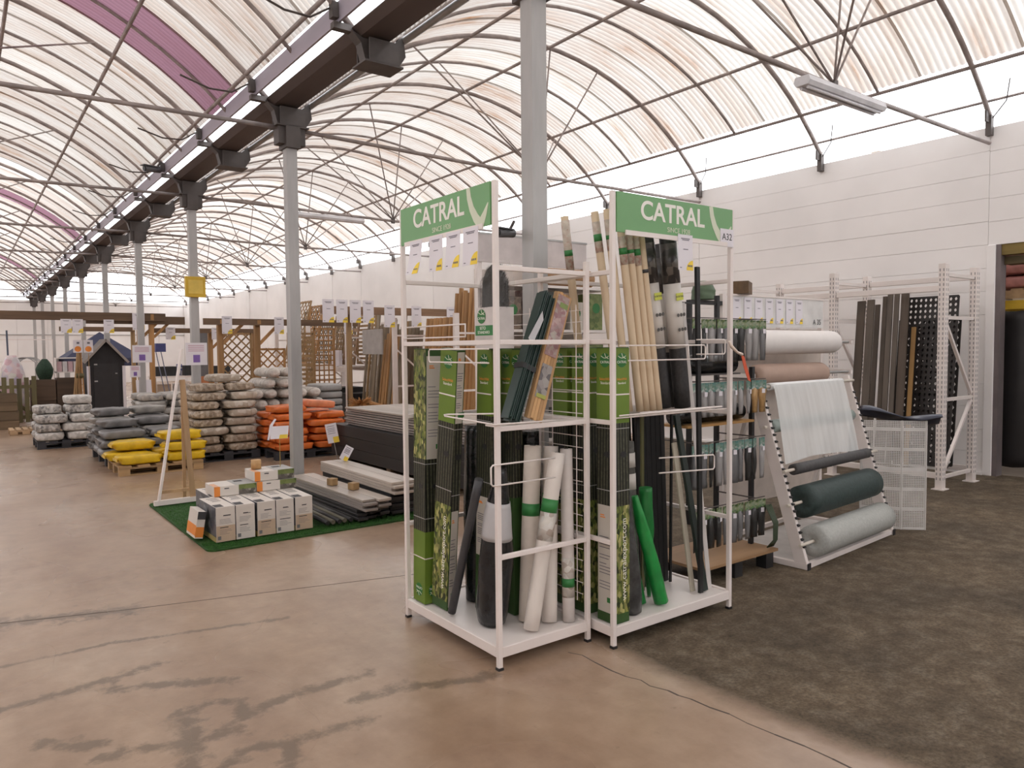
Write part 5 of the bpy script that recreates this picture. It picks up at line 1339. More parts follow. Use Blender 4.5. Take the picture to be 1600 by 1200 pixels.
for i, (x, y, zz, rz, lb) in enumerate([(1.75, 10.14, .124, .04, 'yellow bag on the near corner of the pine pallet'), (2.285, 10.14, .124, -.02, 'yellow bag lowest under two others'), (2.29, 10.14, .252, .03, 'yellow bag in the middle of three'),
                                        (2.24, 10.16, .385, .08, 'yellow bag on top of the three'), (1.685, 10.56, .124, 0, 'yellow bag at the rear corner of the pine pallet'), (2.215, 10.56, .124, 0, 'yellow bag hidden behind the others on the pine pallet'), (1.76, 10.56, .254, .03, 'yellow bag raised at the rear of the pine pallet')]):
    t = thing('yellow_bag', lb, 'sack', (x, y, zz), rz, 'yellow bags'); link('sack_body', ym[i % 2], t)
    link('sack_seam', MB().box(-.004, -.12, -.016, .004, .12, .016).mesh('sack_seam', yellow_bag), t, (-.262, 0, .06))
pallet('dark pallet under the tall bark bag stack', 2.50, 10.45, .86, .95, pal_dark)
sack_stack('bark_bag', 'brown bag of pine bark', 2.50, 10.45, .84, .92, .122, 2, 2, 7, .118, [bark_bag, bark_bag, bark_bag2], 80, 'pine bark bags', [(2.72, 10.72, .004, .08), (3.15, 10.74, .004, -.06), (2.98, 10.85, .124, .15)], .03, .34)
pallet('dark pallet under the white pebble bags', 3.50, 11.25, 1.15, .9, pal_dark)
def round_bag(seed):
    rnd = random.Random(seed); n = 14; prof = [(-.42, .35), (-.40, .7), (-.34, .95), (-.2, 1.0), (.0, .97), (.2, 1.0), (.34, .94), (.40, .7), (.42, .35)]; vs = []
    for y, k in prof:
        for j in range(n):
            a = 2 * PI * j / n; q = k * (1 - .06 * rnd.random()); vs.append((.107 * q * math.cos(a), y, .079 + .079 * q * math.sin(a)))
    m = len(prof)
    return MB().add(vs, [(i * n + j, i * n + (j + 1) % n, (i + 1) * n + (j + 1) % n, (i + 1) * n + j) for i in range(m - 1) for j in range(n)] + [tuple(range(n)), tuple(range((m - 1) * n, m * n))]).mesh('sack_body', white_stone, True)
pm_ = [round_bag(90 + i) for i in range(3)]
for L in range(6):
    nb = 5 if L < 5 else 3
    for c in range(nb):
        rnd = random.Random(L * 7 + c)
        t = thing('pebble_bag', 'white pebble bag laid end-on in the %s layer, %s from the bark stack' % (ords[L], ords[c]), 'sack', (3.61 + .228 * c + (.15 if L == 5 else 0) + (.06 if L % 2 else 0), 11.70 + rnd.uniform(-.06, .06), .122 + .160 * L), 0, 'white pebble bags')
        link('sack_body', pm_[(L + c) % 3], t)
for c, (x, y, zz) in enumerate([(3.88, 11.66, 1.084), (4.13, 11.70, 1.084)]):
    t = thing('pebble_bag', ['white pebble bag on the crest of its heap beside the column', 'white pebble bag on the crest of its heap behind the column'][c], 'sack', (x, y, zz), 0, 'white pebble bags'); link('sack_body', pm_[c], t)
pallet('pallet under the grey-edged cement bags', 4.72, 11.55, .45, .7, pal_dark)
sack_stack('cement_bag', 'grey paper bag of cement', 4.70, 11.5, .42, .70, .122, 1, 1, 7, .118, [mat('cement_bag', (.34, .335, .33), .6, 0, .2, 5)], 95, 'grey cement bags', (), .01, .06)
pallet('dark pallet under the orange bags', 3.42, 9.98, 1.0, .85, pal_dark)
sack_stack('orange_bag', 'orange bag of compost', 3.42, 9.96, 1.0, .85, .122, 2, 2, 5, .104, [orange_bag, orange_bag, orange_bag], 110, 'orange compost bags', [(3.64, 10.18, .004, .1)], .03, .30)
t = thing('orange_bag', 'pale orange compost bag tipped on the top of its stack', 'sack', M=Matrix.Translation((4.10, 10.20, .688)) @ Matrix.Rotation(.10, 4, 'Y'), group='orange compost bags'); link('sack_body', sack_mesh(.46, .36, .11, orange_pale, 116), t)
pallet('dark pallet under the beige bag stack near the far column', 2.32, 13.25, .82, .85, pal_dark)
sack_stack('gravel_bag', 'beige and grey bag of gravel', 2.34, 13.25, .78, .82, .122, 2, 2, 6, .115, [speckle('beige_bag', [(.45, .40, .35), (.30, .28, .27), (.52, .48, .43)], 12, .45, bmp=.4), grey_bag2], 130, 'beige gravel bags', (), .03, .2)
# broom heads beside the cement bags
br = thing('brushwood_bundle', 'orange-brown bundle of brushwood lying behind the decking stack', 'brushwood', (4.98, 10.75, .0))
MB().box(-.16, -.2, 0, .3, .2, .52).build('support_crate', wood('crate_dark', (.12, .085, .05), .6, 'X'), br)
rnd = random.Random(4); m = MB()
for i in range(320):
    a = rnd.uniform(0, 6.28); b_ = rnd.uniform(-1.2, 1.2); r_ = rnd.uniform(.08, .17)
    x, y, zz = r_ * math.cos(a) * 1.25, r_ * math.sin(a), .66 + r_ * math.sin(b_) * .7
    m.tube([(x * .3 + .05, y * .3, .66), (x + .05, y, zz)], [.006, .003], 4)
m.tube([(.18, 0, .66), (.42, -.02, .60)], [.05, .03], 8)
o = m.build('brush_twigs', mat('twig_orange', (.42, .20, .065), .7, 0, .35, 12), br); o['kind'] = 'stuff'
# ---------------------------------------------------------------- timber racks and leaning timber along the right
tim = wood('timber_tan', (.36, .225, .105), .6, 'Z'); tim2 = wood('timber_orange', (.44, .235, .09), .65, 'Z'); tim3 = wood('timber_greyish', (.24, .185, .125), .6, 'Z')
tim_x = wood('beam_brown', (.155, .092, .052), .65, 'X'); tim_xl = wood('beam_tan', (.24, .14, .08), .65, 'X')
def timber_rack():
    t = thing('timber_rack', 'white steel rack holding trellis and timber along the far right', 'rack', (0, 0, 0))
    for y in (9.75, 11.78, 13.78, 15.82, 17.85):
        for x in (6.2, 7.0): MB().box(x - .04, y - .03, 0, x + .04, y + .03, 2.06).build('post', white_steel, t)
        for z in (.15, .85, 1.75): MB().bar((6.24, y, z), (6.96, y, z), .03, .03).build('frame_strut', white_steel, t)
        MB().bar((6.24, y, .2), (6.96, y, .82), .025, .025, up=(0, 1, 0)).build('frame_brace', white_steel, t)
        MB().bar((6.96, y, .9), (6.24, y, 1.5), .025, .025, up=(0, 1, 0)).build('frame_brace', white_steel, t)
    for ya, yb in ((13.78, 15.82), (15.82, 17.85)):
        for x in (6.2, 7.0): MB().bar((x, ya + .03, 1.11), (x, yb - .03, 1.11), .04, .10).build('beam', white_steel, t)
        for i in range(8): MB().box(6.22, ya + .08 + .24 * i, 1.16, 6.98, ya + .24 + .24 * i, 1.175).build('deck_board', white_steel, t)
    return t
timber_rack()
def trellis(label, x, y, z, w, h, rotz, tilt, style, mt, step=.13):
    """framed wooden trellis standing in its own plane: local x across, z up"""
    t = thing('garden_trellis', label, 'trellis', M=Matrix.Translation((x, y, z)) @ Matrix.Rotation(rotz, 4, 'Z') @ Matrix.Rotation(tilt, 4, 'X'), group='wooden trellis panels')
    for a, b in (((0, 0), (0, h)), ((w, 0), (w, h)), ((0, .02), (w, .02)), ((0, h - .02), (w, h - .02))):
        MB().bar((a[0], 0, a[1]), (b[0], 0, b[1]), .04, .03, up=(0, 1, 0)).build('frame_bar', mt, t)
    if style == 'diamond':
        for s in (1, -1):
            c = -h
            while c < w + h:
                # line x = c + s*z clipped to the frame
                za = max(0, -c / s) if s > 0 else max(0, c - w); zb = min(h, (w - c)) if s > 0 else min(h, c)
                if zb - za > .05: MB().bar((c + s * za, .012 * s, za), (c + s * zb, .012 * s, zb), .026, .010, up=(0, 1, 0)).build('lath', mt, t)
                c += step * 1.4
    elif style == 'square':
        for i in range(1, int(w / step)): MB().bar((i * step, -.008, 0), (i * step, -.008, h), .024, .012, up=(0, 1, 0)).build('lath', mt, t)
        for i in range(1, int(h / step)): MB().bar((0, .006, i * step), (w, .006, i * step), .024, .012, up=(0, 1, 0)).build('lath', mt, t)
    else:
        for i in range(int(h / step)): MB().bar((0, -.006, (i + .5) * step), (w, -.006, (i + .5) * step), step * .55, .014, up=(0, 1, 0)).build('lath', mt, t)
    return t
trellis('diamond trellis leaning on the deck of the far timber rack, beyond the column', 6.32, 17.72, 1.20, 1.0, 1.50, -PI / 2, -.22, 'diamond', tim)
trellis('diamond trellis on the rack deck, orange-toned, beside the farther one', 6.36, 16.66, 1.20, .75, 1.35, -PI / 2, -.20, 'diamond', tim2)
trellis('square-grid trellis on the rack deck next to the white carton', 6.40, 15.15, 1.20, .55, 1.05, -PI / 2, -.18, 'square', tim, .11)
trellis('slatted panel on the rack deck at the white post', 6.42, 14.5, 1.20, .55, .98, -PI / 2, -.15, 'slat', wood('slat_brown', (.30, .18, .10), .65, 'Y'), .13)
trellis('narrow trellis leaning in front of the rack deck', 6.03, 15.6, .02, .30, 1.75, -PI / 2, -.03, 'diamond', tim, .09)
trellis('diamond trellis standing behind the bark bags', 3.86, 14.0, 0.0, .52, 1.84, 0, 0, 'diamond', tim, .12)
trellis('diamond trellis standing behind the pebble bags', 4.42, 14.1, 0.0, .62, 1.55, 0, 0, 'diamond', tim2, .12)
trellis('slatted screen standing behind the pebble bags, right of the diamond trellis', 5.12, 14.1, 0.0, .5, 1.85, 0, 0, 'slat', tim, .09)
trellis('tall square-grid trellis on the wall side of the slatted screen', 5.68, 14.2, 0.0, .42, 1.95, 0, 0, 'square', tim2, .10)
trellis('dense diamond trellis at the back of the rack deck, beside the post', 6.80, 15.72, 1.20, .95, 1.15, -PI / 2, -.05, 'diamond', tim3, .085)
trellis('dense slatted screen at the back of the rack deck', 6.84, 14.69, 1.20, .85, 1.05, -PI / 2, -.03, 'slat', tim, .085)
trellis('dense diamond trellis at the far back of the rack deck', 6.80, 17.7, 1.20, 1.7, 1.25, -PI / 2, -.05, 'diamond', tim3, .09)
tag(bevel(MB().box(6.24, 14.28, 1.177, 6.31, 14.66, 1.50).build('white_carton', paper)), 'white carton standing on the rack deck before the slatted panel', 'carton')
for i in range(3):
    tag(bevel(MB().box(6.30, 13.9 + .62 * i, .002, 6.9, 14.42 + .62 * i, .62 + .1 * (i % 2)).build('black_crate', mat('crate_black', (.014, .013, .013), .6))), 'black crate under the rack deck, %s from the leaning boards' % ords[i], 'crate', 'black crates under the rack')
rnd = random.Random(6)
for i in range(12):
    y = 13.58 - .136 * i; h = rnd.uniform(1.9, 2.2) - (.35 if i in (5, 6, 9) else 0)
    plank('leaning_board', 'rough board leaning in the open rack bay, %s from the deck' % ords[i], 'board', (6.36, y - .04, .003), (6.62, y + .03, h), .03, rnd.choice((.07, .09, .11)), rnd.choice((tim, tim3, tim2)), up=(0, 1, 0), group='boards leaning in the rack bay')
for i in range(13):
    y = 13.66 - .134 * i; h = rnd.uniform(1.75, 2.05)
    plank('leaning_board', 'rough board in the rear row of the open rack bay, %s from the deck' % ords[i], 'board', (6.72, y - .03, .003), (6.90, y - .01, h), .025, .115, rnd.choice((tim3, tim3, tim)), up=(0, 1, 0), group='boards in the rear row of the rack bay')
for i in range(16):
    y = 11.62 - .108 * i; h = 2.05 if i < 9 else (2.48 + .05 * math.sin(i * 2))
    roll('round_pole', 'orange-brown round pole in the near rack bay, %s from the leaning boards' % ords[i], 'pole', (6.62, y, .003), (6.84 + .012 * (i % 3), y + .05, h), .042, tim2, (), 'round poles in the near rack bay', 10, tim)
tag(MB().box(6.16, 12.2, 1.42, 6.185, 13.0, 1.88).build('grey_hoarding', mat('panel_grey', (.44, .41, .39), .6)), 'plain grey panel fixed to the rack front above leaning boards', 'panel')
# ---------------------------------------------------------------- pergolas
def pergola(label, y, x0, x1, z, bh, posts, mt, post_mt, second=None, pw=.09, braces=True):
    t = thing('pergola', label, 'pergola', (0, 0, 0))
    b = MB().box(x0, y - .045, z, x1, y + .0, z + bh).build('beam', mt, t)
    if second: MB().box(second[0], y + .002, second[2], second[1], y + .05, second[2] + bh).build('beam', mt, t)
    for px in posts:
        MB().box(px - pw / 2, y + .051, 0, px + pw / 2, y + .051 + pw, z + bh * .9).build('post', post_mt, t)
        if braces: MB().bar((px + pw / 2, y + .09, z - .32), (px + .38, y + .09, z + .02), .05, .05, up=(0, 1, 0)).build('brace', post_mt, t)
    for px in posts: MB().box(px - .03, y - .048, z + .02, px + .03, y + .06, z + bh - .02).build('bolt_plate', post_mt, t)
    return t
pergola('long brown pergola beam on two tan posts above the black shed', 16.45, .3, 3.42, 2.12, .16, (2.95, 3.17), tim_x, tim2, (2.0, 3.80, 2.06))
pergola('smaller pergola beam behind the black shed', 20.5, 1.93, 3.55, 2.01, .11, (3.52,), tim_x, tim)
pergola('pergola beam with one price card, between the sign columns', 17.0, 3.30, 5.50, 1.90, .10, (5.42, 4.46), tim_x, tim2)
pergola('pergola beam above the bark bags running behind the column', 13.15, 3.32, 6.12, 1.95, .11, (3.62, 4.25), tim_x, tim2)
pergola('pergola beam above the rack bays carrying a row of price cards', 11.66, 4.78, 7.70, 2.10, .13, (5.32, 7.45), tim_xl, tim, None, .07, False)
def hang(label, x, y, ztop, w, h, grp):
    price_tag(label, FACE_NY((x, y, ztop)), w, h, grp, 0, .0)
for i, x in enumerate((4.90, 5.14, 5.38, 5.62, 6.02, 6.55, 7.28)):
    hang('price card on the beam above the rack bays, %s from the column' % ords[i], x, 11.605, 2.34 if i < 4 else 2.27, .20, .38, 'price cards above the rack bays')
for i, x in enumerate((3.70, 4.60, 5.92)): hang('price card on the beam above the bark bags, %s from the far column' % ords[i], x, 13.095, 2.10, .17, .30, 'price cards above the bark bags')
for i, x in enumerate((1.66, 1.85, 2.38)): hang('price card under the long brown beam, %s from its open end' % ords[i], x, 16.37, 2.14 - .0, .18, .26, 'price cards on the long beam')
hang('price card on the end of the long brown beam at the column', 2.91, 16.37, 2.28, .22, .34, None)
hang('price card on the beam between the sign columns', 3.62, 16.945, 2.02, .19, .26, None)
hang('price card on the same beam near its tan post', 4.55, 16.945, 2.02, .19, .26, None)
# ---------------------------------------------------------------- notices fixed to columns
def notice(label, y, z, w=.32, h=.32, x=2.76):
    t = thing('notice', label, 'notice', M=FACE_NY((x, y, z)))
    MB().box(-w / 2, 0, -.003, w / 2, h, 0).build('sheet', paper, t); MB().box(-w * .16, h * .12, 0, w * .16, h * .46, .002).build('purple_emblem', mat('emblem_purple', (.20, .11, .38), .5), t)
    m = MB()
    for q in (.86, .78, .70, .62): m.box(-w * .38, h * q, 0, w * .36, h * q + .010, .002)
    m.build('printed_text', mat('text_pink', (.55, .32, .40), .6), t)
notice('white notice with purple emblem on the column behind the easel', COLS[4] - .062, 1.30, .30, .33, 2.83)
notice('white notice with purple emblem on the farther column by the tan post', COLS[5] - .062, 1.30, .34, .33, 2.83)
notice('small plain notice beside the farther column notice', COLS[5] - .062, 1.02, .18, .22, 2.70)
ys = thing('alarm_box', 'yellow box fixed high on the column behind the easel', 'box', (2.83, COLS[4] - .056, 2.30))
bevel(MB().box(-.14, -.07, 0, .14, -.001, .30).build('box_body', mat('yellow_enamel', (.62, .40, .03), .5), ys)); MB().box(-.10, -.075, .05, .10, -.070, .25).build('cover_plate', mat('yellow_plate', (.72, .52, .10), .5), ys)
# ---------------------------------------------------------------- black shed and things round it
def shed():
    t = thing('garden_shed', 'small black garden shed with pitched roof and white corner posts', 'shed', (2.62, 18.6, 0))
    bk = mat('shed_black', (.020, .019, .022), .6, 0, .2, 5); w = .37
    MB().prism([(-w, .0), (w, .0), (w, 1.34), (0, 1.76), (-w, 1.34)], 1, 0, .7).build('shed_wall', bk, t)
    for s in (-1, 1):
        MB().bar((s * (w + .07), .32, 1.285), (0, .32, 1.79), .86, .022, up=(0, 0, 1)).build('roof_slope', wood('shed_roof', (.11, .085, .075), .7, 'Y'), t)
        MB().bar((s * (w + .07), -.115, 1.27), (0, -.115, 1.775), .012, .05, up=(0, 0, 1)).build('barge_board', mat('barge_grey', (.34, .30, .28), .6), t)
        MB().box(s * (w - .02) - .03, -.045, 0, s * (w - .02) + .03, -.003, 1.20).build('corner_post', paper, t)
    d = MB().box(-.24, -.014, .02, .24, -.001, 1.25).build('door', mat('door_black', (.026, .025, .028), .5), t)
    for z in (.85, 1.22): MB().box(-.235, -.02, z, -.17, -.014, z + .03).build('hinge', galv, d)
    MB().box(.18, -.022, 1.02, .22, -.014, 1.04).build('door_latch', galv, d)
shed()
tn = thing('gazebo', 'navy gazebo roof standing behind the black shed', 'gazebo', (3.45, 25.5, 0))
nv = mat('navy_canvas', (.045, .05, .10), .8, 0, .15, 3)
MB().add([(-1.05, -1, 1.32), (1.05, -1, 1.32), (1.05, 1, 1.32), (-1.05, 1, 1.32), (0, 0, 2.12)], [(0, 1, 4), (1, 2, 4), (2, 3, 4), (3, 0, 4), (3, 2, 1, 0)]).build('canopy', nv, tn)
for a in (-1, 1):
    MB().box(-1.05, a * 1.0 - .005, 1.10, 1.05, a * 1.0 + .005, 1.33).build('valance', nv, tn)
    for b in (-1, 1): MB().box(a * 1.02 - .025, b * .97 - .025, 0, a * 1.02 + .025, b * .97 + .025, 1.32).build('leg', galv, tn)
def planter(label, x, y, w, d, h, mt, n=4, z=0):
    t = thing('planter_box', label, 'planter', (x, y, z), 0, 'wooden planter boxes')
    for i in range(n):
        a, b = h * i / n + .004, h * (i + 1) / n - .004
        MB().box(0, 0, a, w, .02, b).build('plank', mt, t); MB().box(0, .02, a, .02, d, b).build('plank', mt, t); MB().box(w - .02, .02, a, w, d, b).build('plank', mt, t); MB().box(.02, d - .02, a, w - .02, d, b).build('plank', mt, t)
    MB().box(.02, .02, .02, w - .02, d - .02, .04).build('base_panel', mt, t)
pb = wood('planter_brown', (.17, .115, .065), .6, 'X'); pb2 = wood('planter_dark', (.085, .052, .032), .6, 'X')
planter('lower brown planter box at the far aisle edge', .12, 17.55, .80, .5, .36, pb, 2)
planter('upper brown planter box stacked at the far aisle edge', .12, 17.56, .78, .5, .34, pb, 2, .362)
planter('dark planter box behind the stone bags, beside the gate', 1.22, 18.9, .46, .4, .92, pb2, 2)
planter('second dark planter box behind the stone bags, under the shelf', 1.70, 18.9, .42, .4, .95, pb2, 2)
gt = thing('picket_gate', 'green-brown picket gate panel behind the stacked planter boxes', 'gate', (.30, 18.5, 0))
pk = wood('picket_green', (.16, .135, .060), .6, 'Z')
for i in range(8): MB().box(.13 * i, -.01, .05, .13 * i + .085, .01, 1.0 + .03 * math.sin(i)).build('picket', pk, gt)
for z in (.16, .80): MB().bar((-.02, .022, z), (1.0, .022, z), .02, .07).build('rail', pk, gt)
MB().bar((.25, .045, .78), (.95, .045, .18), .02, .07).build('diagonal_brace', pk, gt)
pal_far = pallet('pale pallet on the floor behind the netted stone bags', .70, 16.2, .5, .6, wood('pallet_pale', (.46, .31, .18), .7, 'X'), .10, None)
# canes bundle and small signs
cb = thing('cane_bundle', 'bundle of tan canes leaning beside the black shed', 'cane bundle', (2.0, 17.8, 0))
rnd = random.Random(9)
for i in range(12):
    a = rnd.uniform(-.16, .14); MB().tube([(a, rnd.uniform(-.06, .06), 0.003), (.02 + a * .25, rnd.uniform(-.03, .03), rnd.uniform(1.4, 1.62))], .014, 6).build('cane', tim2 if i % 2 else tim, cb)
MB().tube([(-.05, 0, 1.02), (.09, 0, 1.02)], .06, 8).build('tie_band', pk, cb)
for i, x in enumerate((1.985, 2.175)):
    t = thing('seed_poster', ['white card with orange fruit picture over the canes, farther from shed', 'white card with orange fruit picture over the canes, touching the shed roof'][i], 'poster', M=FACE_NY((x, 17.66, 1.50)))
    MB().box(-.085, 0, -.003, .085, .26, 0).build('card', paper, t); link('orange_picture', disc_mesh(.06, ora, 'orange_picture', 14), t, (.0, .075, .001)); MB().box(-.02, .18, 0, .03, .22, .002).build('logo_mark', label_ink, t)
    MB().box(-.006, -1.50, -.012, .006, .0, -.004).build('stake', tim, t)
# shelf, hoops, bagged goods at the far left
sh2 = thing('small_shelf', 'small white shelf unit with boxes beside the hoops', 'shelf', (1.86, 20.75, 0))
for z in (.55, 1.02, 1.36): MB().box(0, 0, z, .62, .35, z + .025).build('shelf_board', white_steel, sh2)
for x in (.01, .60): MB().box(x - .01, .0, 0, x + .01, .35, 1.36).build('side_panel', white_steel, sh2)
for i in range(5): tag(MB().box(1.89 + .115 * i, 20.80, 1.046, 1.985 + .115 * i, 21.0, 1.29).build('seed_carton', mat(('carton_pink', 'carton_white')[i % 2], ((.62, .42, .44), (.70, .66, .66))[i % 2], .6)), 'small carton on the white shelf unit, %s from the hoops' % ords[i], 'carton', 'small cartons on the shelf')
for i in range(4):
    t = MB().tube([(1.2 + .34 * math.cos(a), .03 * i + 20.56, .98 + .42 * math.sin(a)) for a in [2 * PI * k / 28 for k in range(28)]], .012, 6, closed=True).build('wire_hoop', galv)
    t.location = (.05 * i, 0, 0); tag(t, 'grey wire hoop resting on the planter boxes, %s in the row' % ords[i], 'hoop', 'wire hoops on the planters')
hs = thing('hoop_bench', 'low bench that carries the wire hoops', 'bench', (.85, 20.2, 0))
MB().box(0, 0, .50, .95, .5, .54).build('bench_top', pb2, hs)
for x in (.03, .87): MB().box(x, .02, 0, x + .05, .48, .50).build('bench_leg', pb2, hs)
lumpy_bag('green_ball', 'dark green clipped ball plant on the bench between hoops', 'plant ball', (1.60, 20.33, .545), (1.60, 20.33, 1.36), .17, mat('ball_green', (.018, .045, .025), .8, 0, .4, 40), [.25, .3, .3, .75, 1, 1.05, .8, .3], 31, amp=.05)
lumpy_bag('pink_bag', 'pink and white bagged goods standing behind the picket gate', 'bag', (.90, 19.6, .002), (.94, 19.6, 1.45), .29, speckle('pink_print', [(.62, .40, .44), (.72, .62, .62), (.55, .48, .60), (.70, .66, .60)], 9, .4, bmp=.2), [.8, 1, 1.05, 1, .9, .8, .6, .3], 33, amp=.12)
lumpy_bag('dark_sack', 'dark bulging sack at the picture edge behind the gate', 'sack', (.20, 19.3, .002), (.20, 19.3, 1.22), .26, black_plastic, [.8, 1, 1, 1, .95, .8, .4], 35, amp=.08)
for i, x in enumerate((.60, .68, .95)):
    tag(MB().tube([(x + .02, 21.5, .004), (x - .03 * (2 - i), 21.6, 2.15 - .05 * i)], .022, 6).build('blue_pole', mat('pole_blue', (.07, .085, .13), .5)), 'dark blue pole standing behind the pink bags, %s from the picture edge' % ords[i], 'pole', 'dark blue poles')
fr = thing('garment_rail', 'thin white wire frame standing behind the pink bags', 'frame', (.5, 23, 0))
for z in (.02, 1.28, 1.85): MB().bar((0, 0, z), (1.5, 0, z), .02, .02).build('frame_bar', white_steel, fr)
for x in (0, 1.5): MB().bar((x, 0, 0), (x, 0, 1.86), .02, .02).build('frame_bar', white_steel, fr)
# ---------------------------------------------------------------- tables with dark boxes, boards on end
def table(label, x, y, w):
    t = thing('display_table', label, 'table', (x, y, 0)); MB().box(0, 0, .80, w, .7, .84).build('table_top', white_steel, t)
    for a in (.03, w - .08):
        for b in (.03, .62): MB().box(a, b, 0, a + .05, b + .05, .80).build('leg', galv, t)
    MB().box(.05, .03, .30, w - .05, .66, .33).build('lower_shelf', white_steel, t); return t
table('white display table with black boxes behind the tan posts', 4.15, 21.6, 1.45); table('second white display table behind the orange panel', 5.65, 21.8, 1.4)
for i, (x, w, h) in enumerate(((4.25, .52, .26), (4.98, .58, .28), (5.75, .5, .25))):
    tag(bevel(MB().box(x, 21.75 + (.15 if x > 5.6 else 0), .841, x + w, 22.2, .841 + h).build('black_box', black_plastic)), 'black box on a white display table, %s from the tan posts' % ords[i], 'box', 'black boxes on tables')
for i, (x, z_) in enumerate(((4.30, .331), (4.75, .331), (5.2, .331), (5.85, .331))):
    tag(bevel(MB().box(x, 21.85, z_, x + .34, 22.2, z_ + .28).build('goods_carton', mat(('carton_tan', 'carton_pale')[i % 2], ((.42, .32, .24), (.58, .56, .55))[i % 2], .6))), 'carton on the lower shelf of the display tables, %s from the tan posts' % ords[i], 'carton', 'cartons under the tables')
tag(bevel(MB().box(4.82, 21.9, .841, 4.95, 22.0, 1.16).build('blue_carton', speckle('blue_white_print', [(.08, .09, .32), (.62, .62, .66), (.12, .12, .4)], 12, .5, bmp=0))), 'small blue and white carton between the black boxes', 'carton')
lp = thing('blue_lamp', 'blue-headed stand lamp behind the tan post', 'lamp', (4.20, 20.9, 0))
MB().box(-.12, -.1, 1.50, .12, .1, 1.72).build('lamp_head', mat('lamp_blue', (.06, .07, .22), .5), lp)
for a in (-.10, .02): MB().bar((a, 0, 1.50), (a + .26, 0, .003), .02, .02).build('stand_leg', mat('leg_blue', (.16, .18, .26), .5), lp)
tag(MB().box(4.46, 18.0, .93, 4.72, 18.04, 2.03).build('grey_board', mat('board_slate', (.17, .17, .18), .6)), 'slate grey board standing over the orange panel', 'board')
pn = thing('orange_placard', 'orange square panel on a stand at the pergola post', 'panel', (4.60, 18.0, 0)); MB().box(-.16, -.02, .48, .16, .04, .928).build('panel_face', mat('panel_orange', (.55, .22, .10), .6), pn); MB().box(-.02, .0, 0, .02, .03, .48).build('panel_stand', galv, pn)
wt = thing('white_sandwich_board', 'small leaning white notice board beside the tan posts', 'notice board', M=Matrix.Translation((2.98, 16.2, 0)) @ Matrix.Rotation(-.2, 4, 'X')); MB().box(-.15, 0, .56, .13, .012, .96).build('board_face', paper, wt); MB().box(-.02, .0, .0, .02, .012, .56).build('board_leg', galv, wt)
# ---------------------------------------------------------------- gondola behind the display racks
def gondola2():
    t = thing('accessory_gondola', 'white gondola with blank pale header behind the display racks', 'gondola', (3.12, 4.62, 0))
    for x in (.02, .52, 1.05):
        MB().box(x - .02, -.02, 0, x + .02, .02, 2.36).build('post', white_steel, t); MB().box(x - .02, -.35, 0, x + .02, .02, .06).build('foot_bar', white_steel, t)
    MB().box(.0, -.045, 2.15, 1.07, -.021, 2.36).build('header_board', mat('header_pink', (.60, .54, .53), .5), t)
    MB().box(-.005, -.05, 2.352, 1.075, -.016, 2.366).build('header_edge', galv, t)
    for z in (.35, .80, 1.25, 1.62, 1.95): MB().box(.0, -.34, z, 1.07, -.021, z + .02).build('shelf', white_steel, t)
    MB().box(.0, .0205, .1, 1.07, .028, 2.1).build('back_panel', mat('panel_beige', (.56, .49, .44)), t)
gondola2()
rnd = random.Random(15); pkm = [speckle('pack_brown', [(.16, .11, .08), (.28, .20, .14), (.10, .07, .05)], 30, .5, bmp=0), speckle('pack_rose', [(.30, .20, .20), (.42, .34, .32), (.22, .15, .15)], 30, .5, bmp=0), mat('pack_dark', (.05, .05, .045), .5), mat('pack_cream', (.55, .50, .44), .5), gstrip]
k = 0
for z in (.371, .821, 1.271, 1.641):
    for i in range(5):
        w = rnd.uniform(.13, .17); h = rnd.uniform(.20, .29); x = 3.14 + .205 * i
        t = thing('boxed_pack', 'small pack on the gondola behind the racks, %s shelf from below, %s along' % (ords[[.371, .821, 1.271, 1.641].index(z)], ords[i]), 'pack', (x + .09, 4.38, z), 0, 'packs on the rear gondola')
        bevel(MB().box(-w / 2, -.07, 0, w / 2, .07, h).build('pack_body', pkm[k % 5], t)); link('green_emblem', disc_mesh(.04, logo_green, 'green_emblem', 14), t, M=FACE_NY((0, -.0705, h * .6))); k += 1
lying_roll('shingle_roll', 'brown wooden shingle roll on the top shelf of the rear gondola', 3.62, 4.10, 4.44, 2.046, .075, wood('shingle', (.40, .22, .10), .6, 'X'))
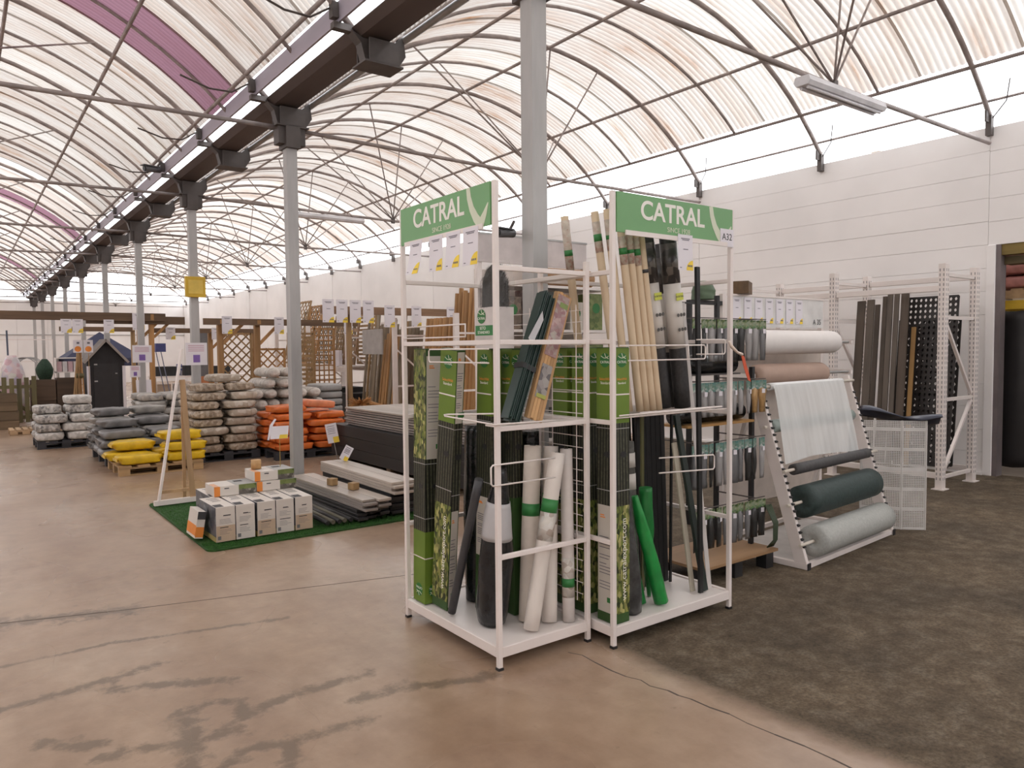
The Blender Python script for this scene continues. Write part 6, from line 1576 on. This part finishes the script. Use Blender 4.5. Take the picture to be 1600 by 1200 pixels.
# ---------------------------------------------------------------- lamps, cameras
fx = thing('tube_fixture', 'white fluorescent fixture hanging under the tie rod by the wall', 'light fixture', (6.2, 3.50, 3.62))
MB().prism([(-.06, .075), (.06, .075), (.075, .03), (.055, .0), (-.055, .0), (-.075, .03)], 0, -.62, .62).build('housing', mat('fixture_white', (.72, .72, .76), .4), fx)
for y in (-.03, .03): MB().tube([(-.58, y, -.012), (.58, y, -.012)], .013, 8).build('tube', mat('tube_white', (.85, .85, .9), .3), fx, smooth=True)
for x in (-.45, .45): MB().tube([(x, 0, .075), (x, .05, .13)], .006, 5).build('hanger', steel_dark, fx)
fx2 = thing('tube_fixture', 'distant white fluorescent fixture under the second tie rod', 'light fixture', (4.9, 11.55, 3.62))
MB().prism([(-.06, .075), (.06, .075), (.075, .03), (.055, .0), (-.055, .0), (-.075, .03)], 0, -.62, .62).build('housing', mat('fixture_white', (.72, .72, .76)), fx2)
for x in (-.45, .45): MB().tube([(x, 0, .075), (x, .11, .14)], .006, 5).build('hanger', steel_dark, fx2)
def camera_unit(label, x, y, z, rot, size=1):
    t = thing('security_camera', label, 'camera', (x, y, z), rot); t.scale = (size,) * 3
    MB().tube([(-.12, 0, 0), (.10, 0, .02)], .045, 12).build('camera_body', mat('cam_grey', (.12, .12, .13), .4), t, smooth=True); MB().tube([(-.135, 0, -.002), (-.118, 0, 0)], .036, 12).build('lens', black_plastic, t, smooth=True)
    MB().tube([(.05, 0, .04), (.12, 0, .14)], .015, 6).build('bracket', steel_dark, t); MB().box(-.16, -.055, .04, .06, .055, .052).build('sun_hood', mat('cam_grey', (.12, .12, .13)), t)
camera_unit('dark security camera fixed beside the gutter on the farther bracket', 2.32, 11.62, 4.09, .3)
camera_unit('dark security camera fixed to the near grey column', 2.71, 3.68, 2.20, .2, .62)
# pink bags and cartons on the store rack
pk_b = mat('pink_film_bag', (.48, .22, .20), .35, 0, .35, 6, bmp=.3)
pms = [sack_mesh(.80, 1.0, .16, pk_b, 200 + i, lump=.12) for i in range(2)]
for L in range(3):
    t = thing('pink_film_bag', 'pink film bag in the %s layer on the store pallet' % ords[L], 'bag', (10.22, 3.42, 2.141 + .162 * L), 0, 'pink bags in the store'); link('sack_body', pms[L % 2], t)
tag(bevel(MB().box(10.92, 3.75, 1.952, 11.3, 4.15, 2.62).build('brown_carton', mat('carton_brown', (.36, .23, .14), .7))), 'brown carton behind the pink bags in the store', 'carton')
cs = thing('carton_shelf', 'plain shelf behind the store rack carrying the brown carton', 'shelf', (10.85, 3.7, 0)); MB().box(0, 0, 1.90, .6, .5, 1.949).build('shelf_board', pw_, cs)
for x in (0.0, .55): MB().box(x, 0, 0.003, x + .05, .5, 1.90).build('shelf_side', pw_, cs)
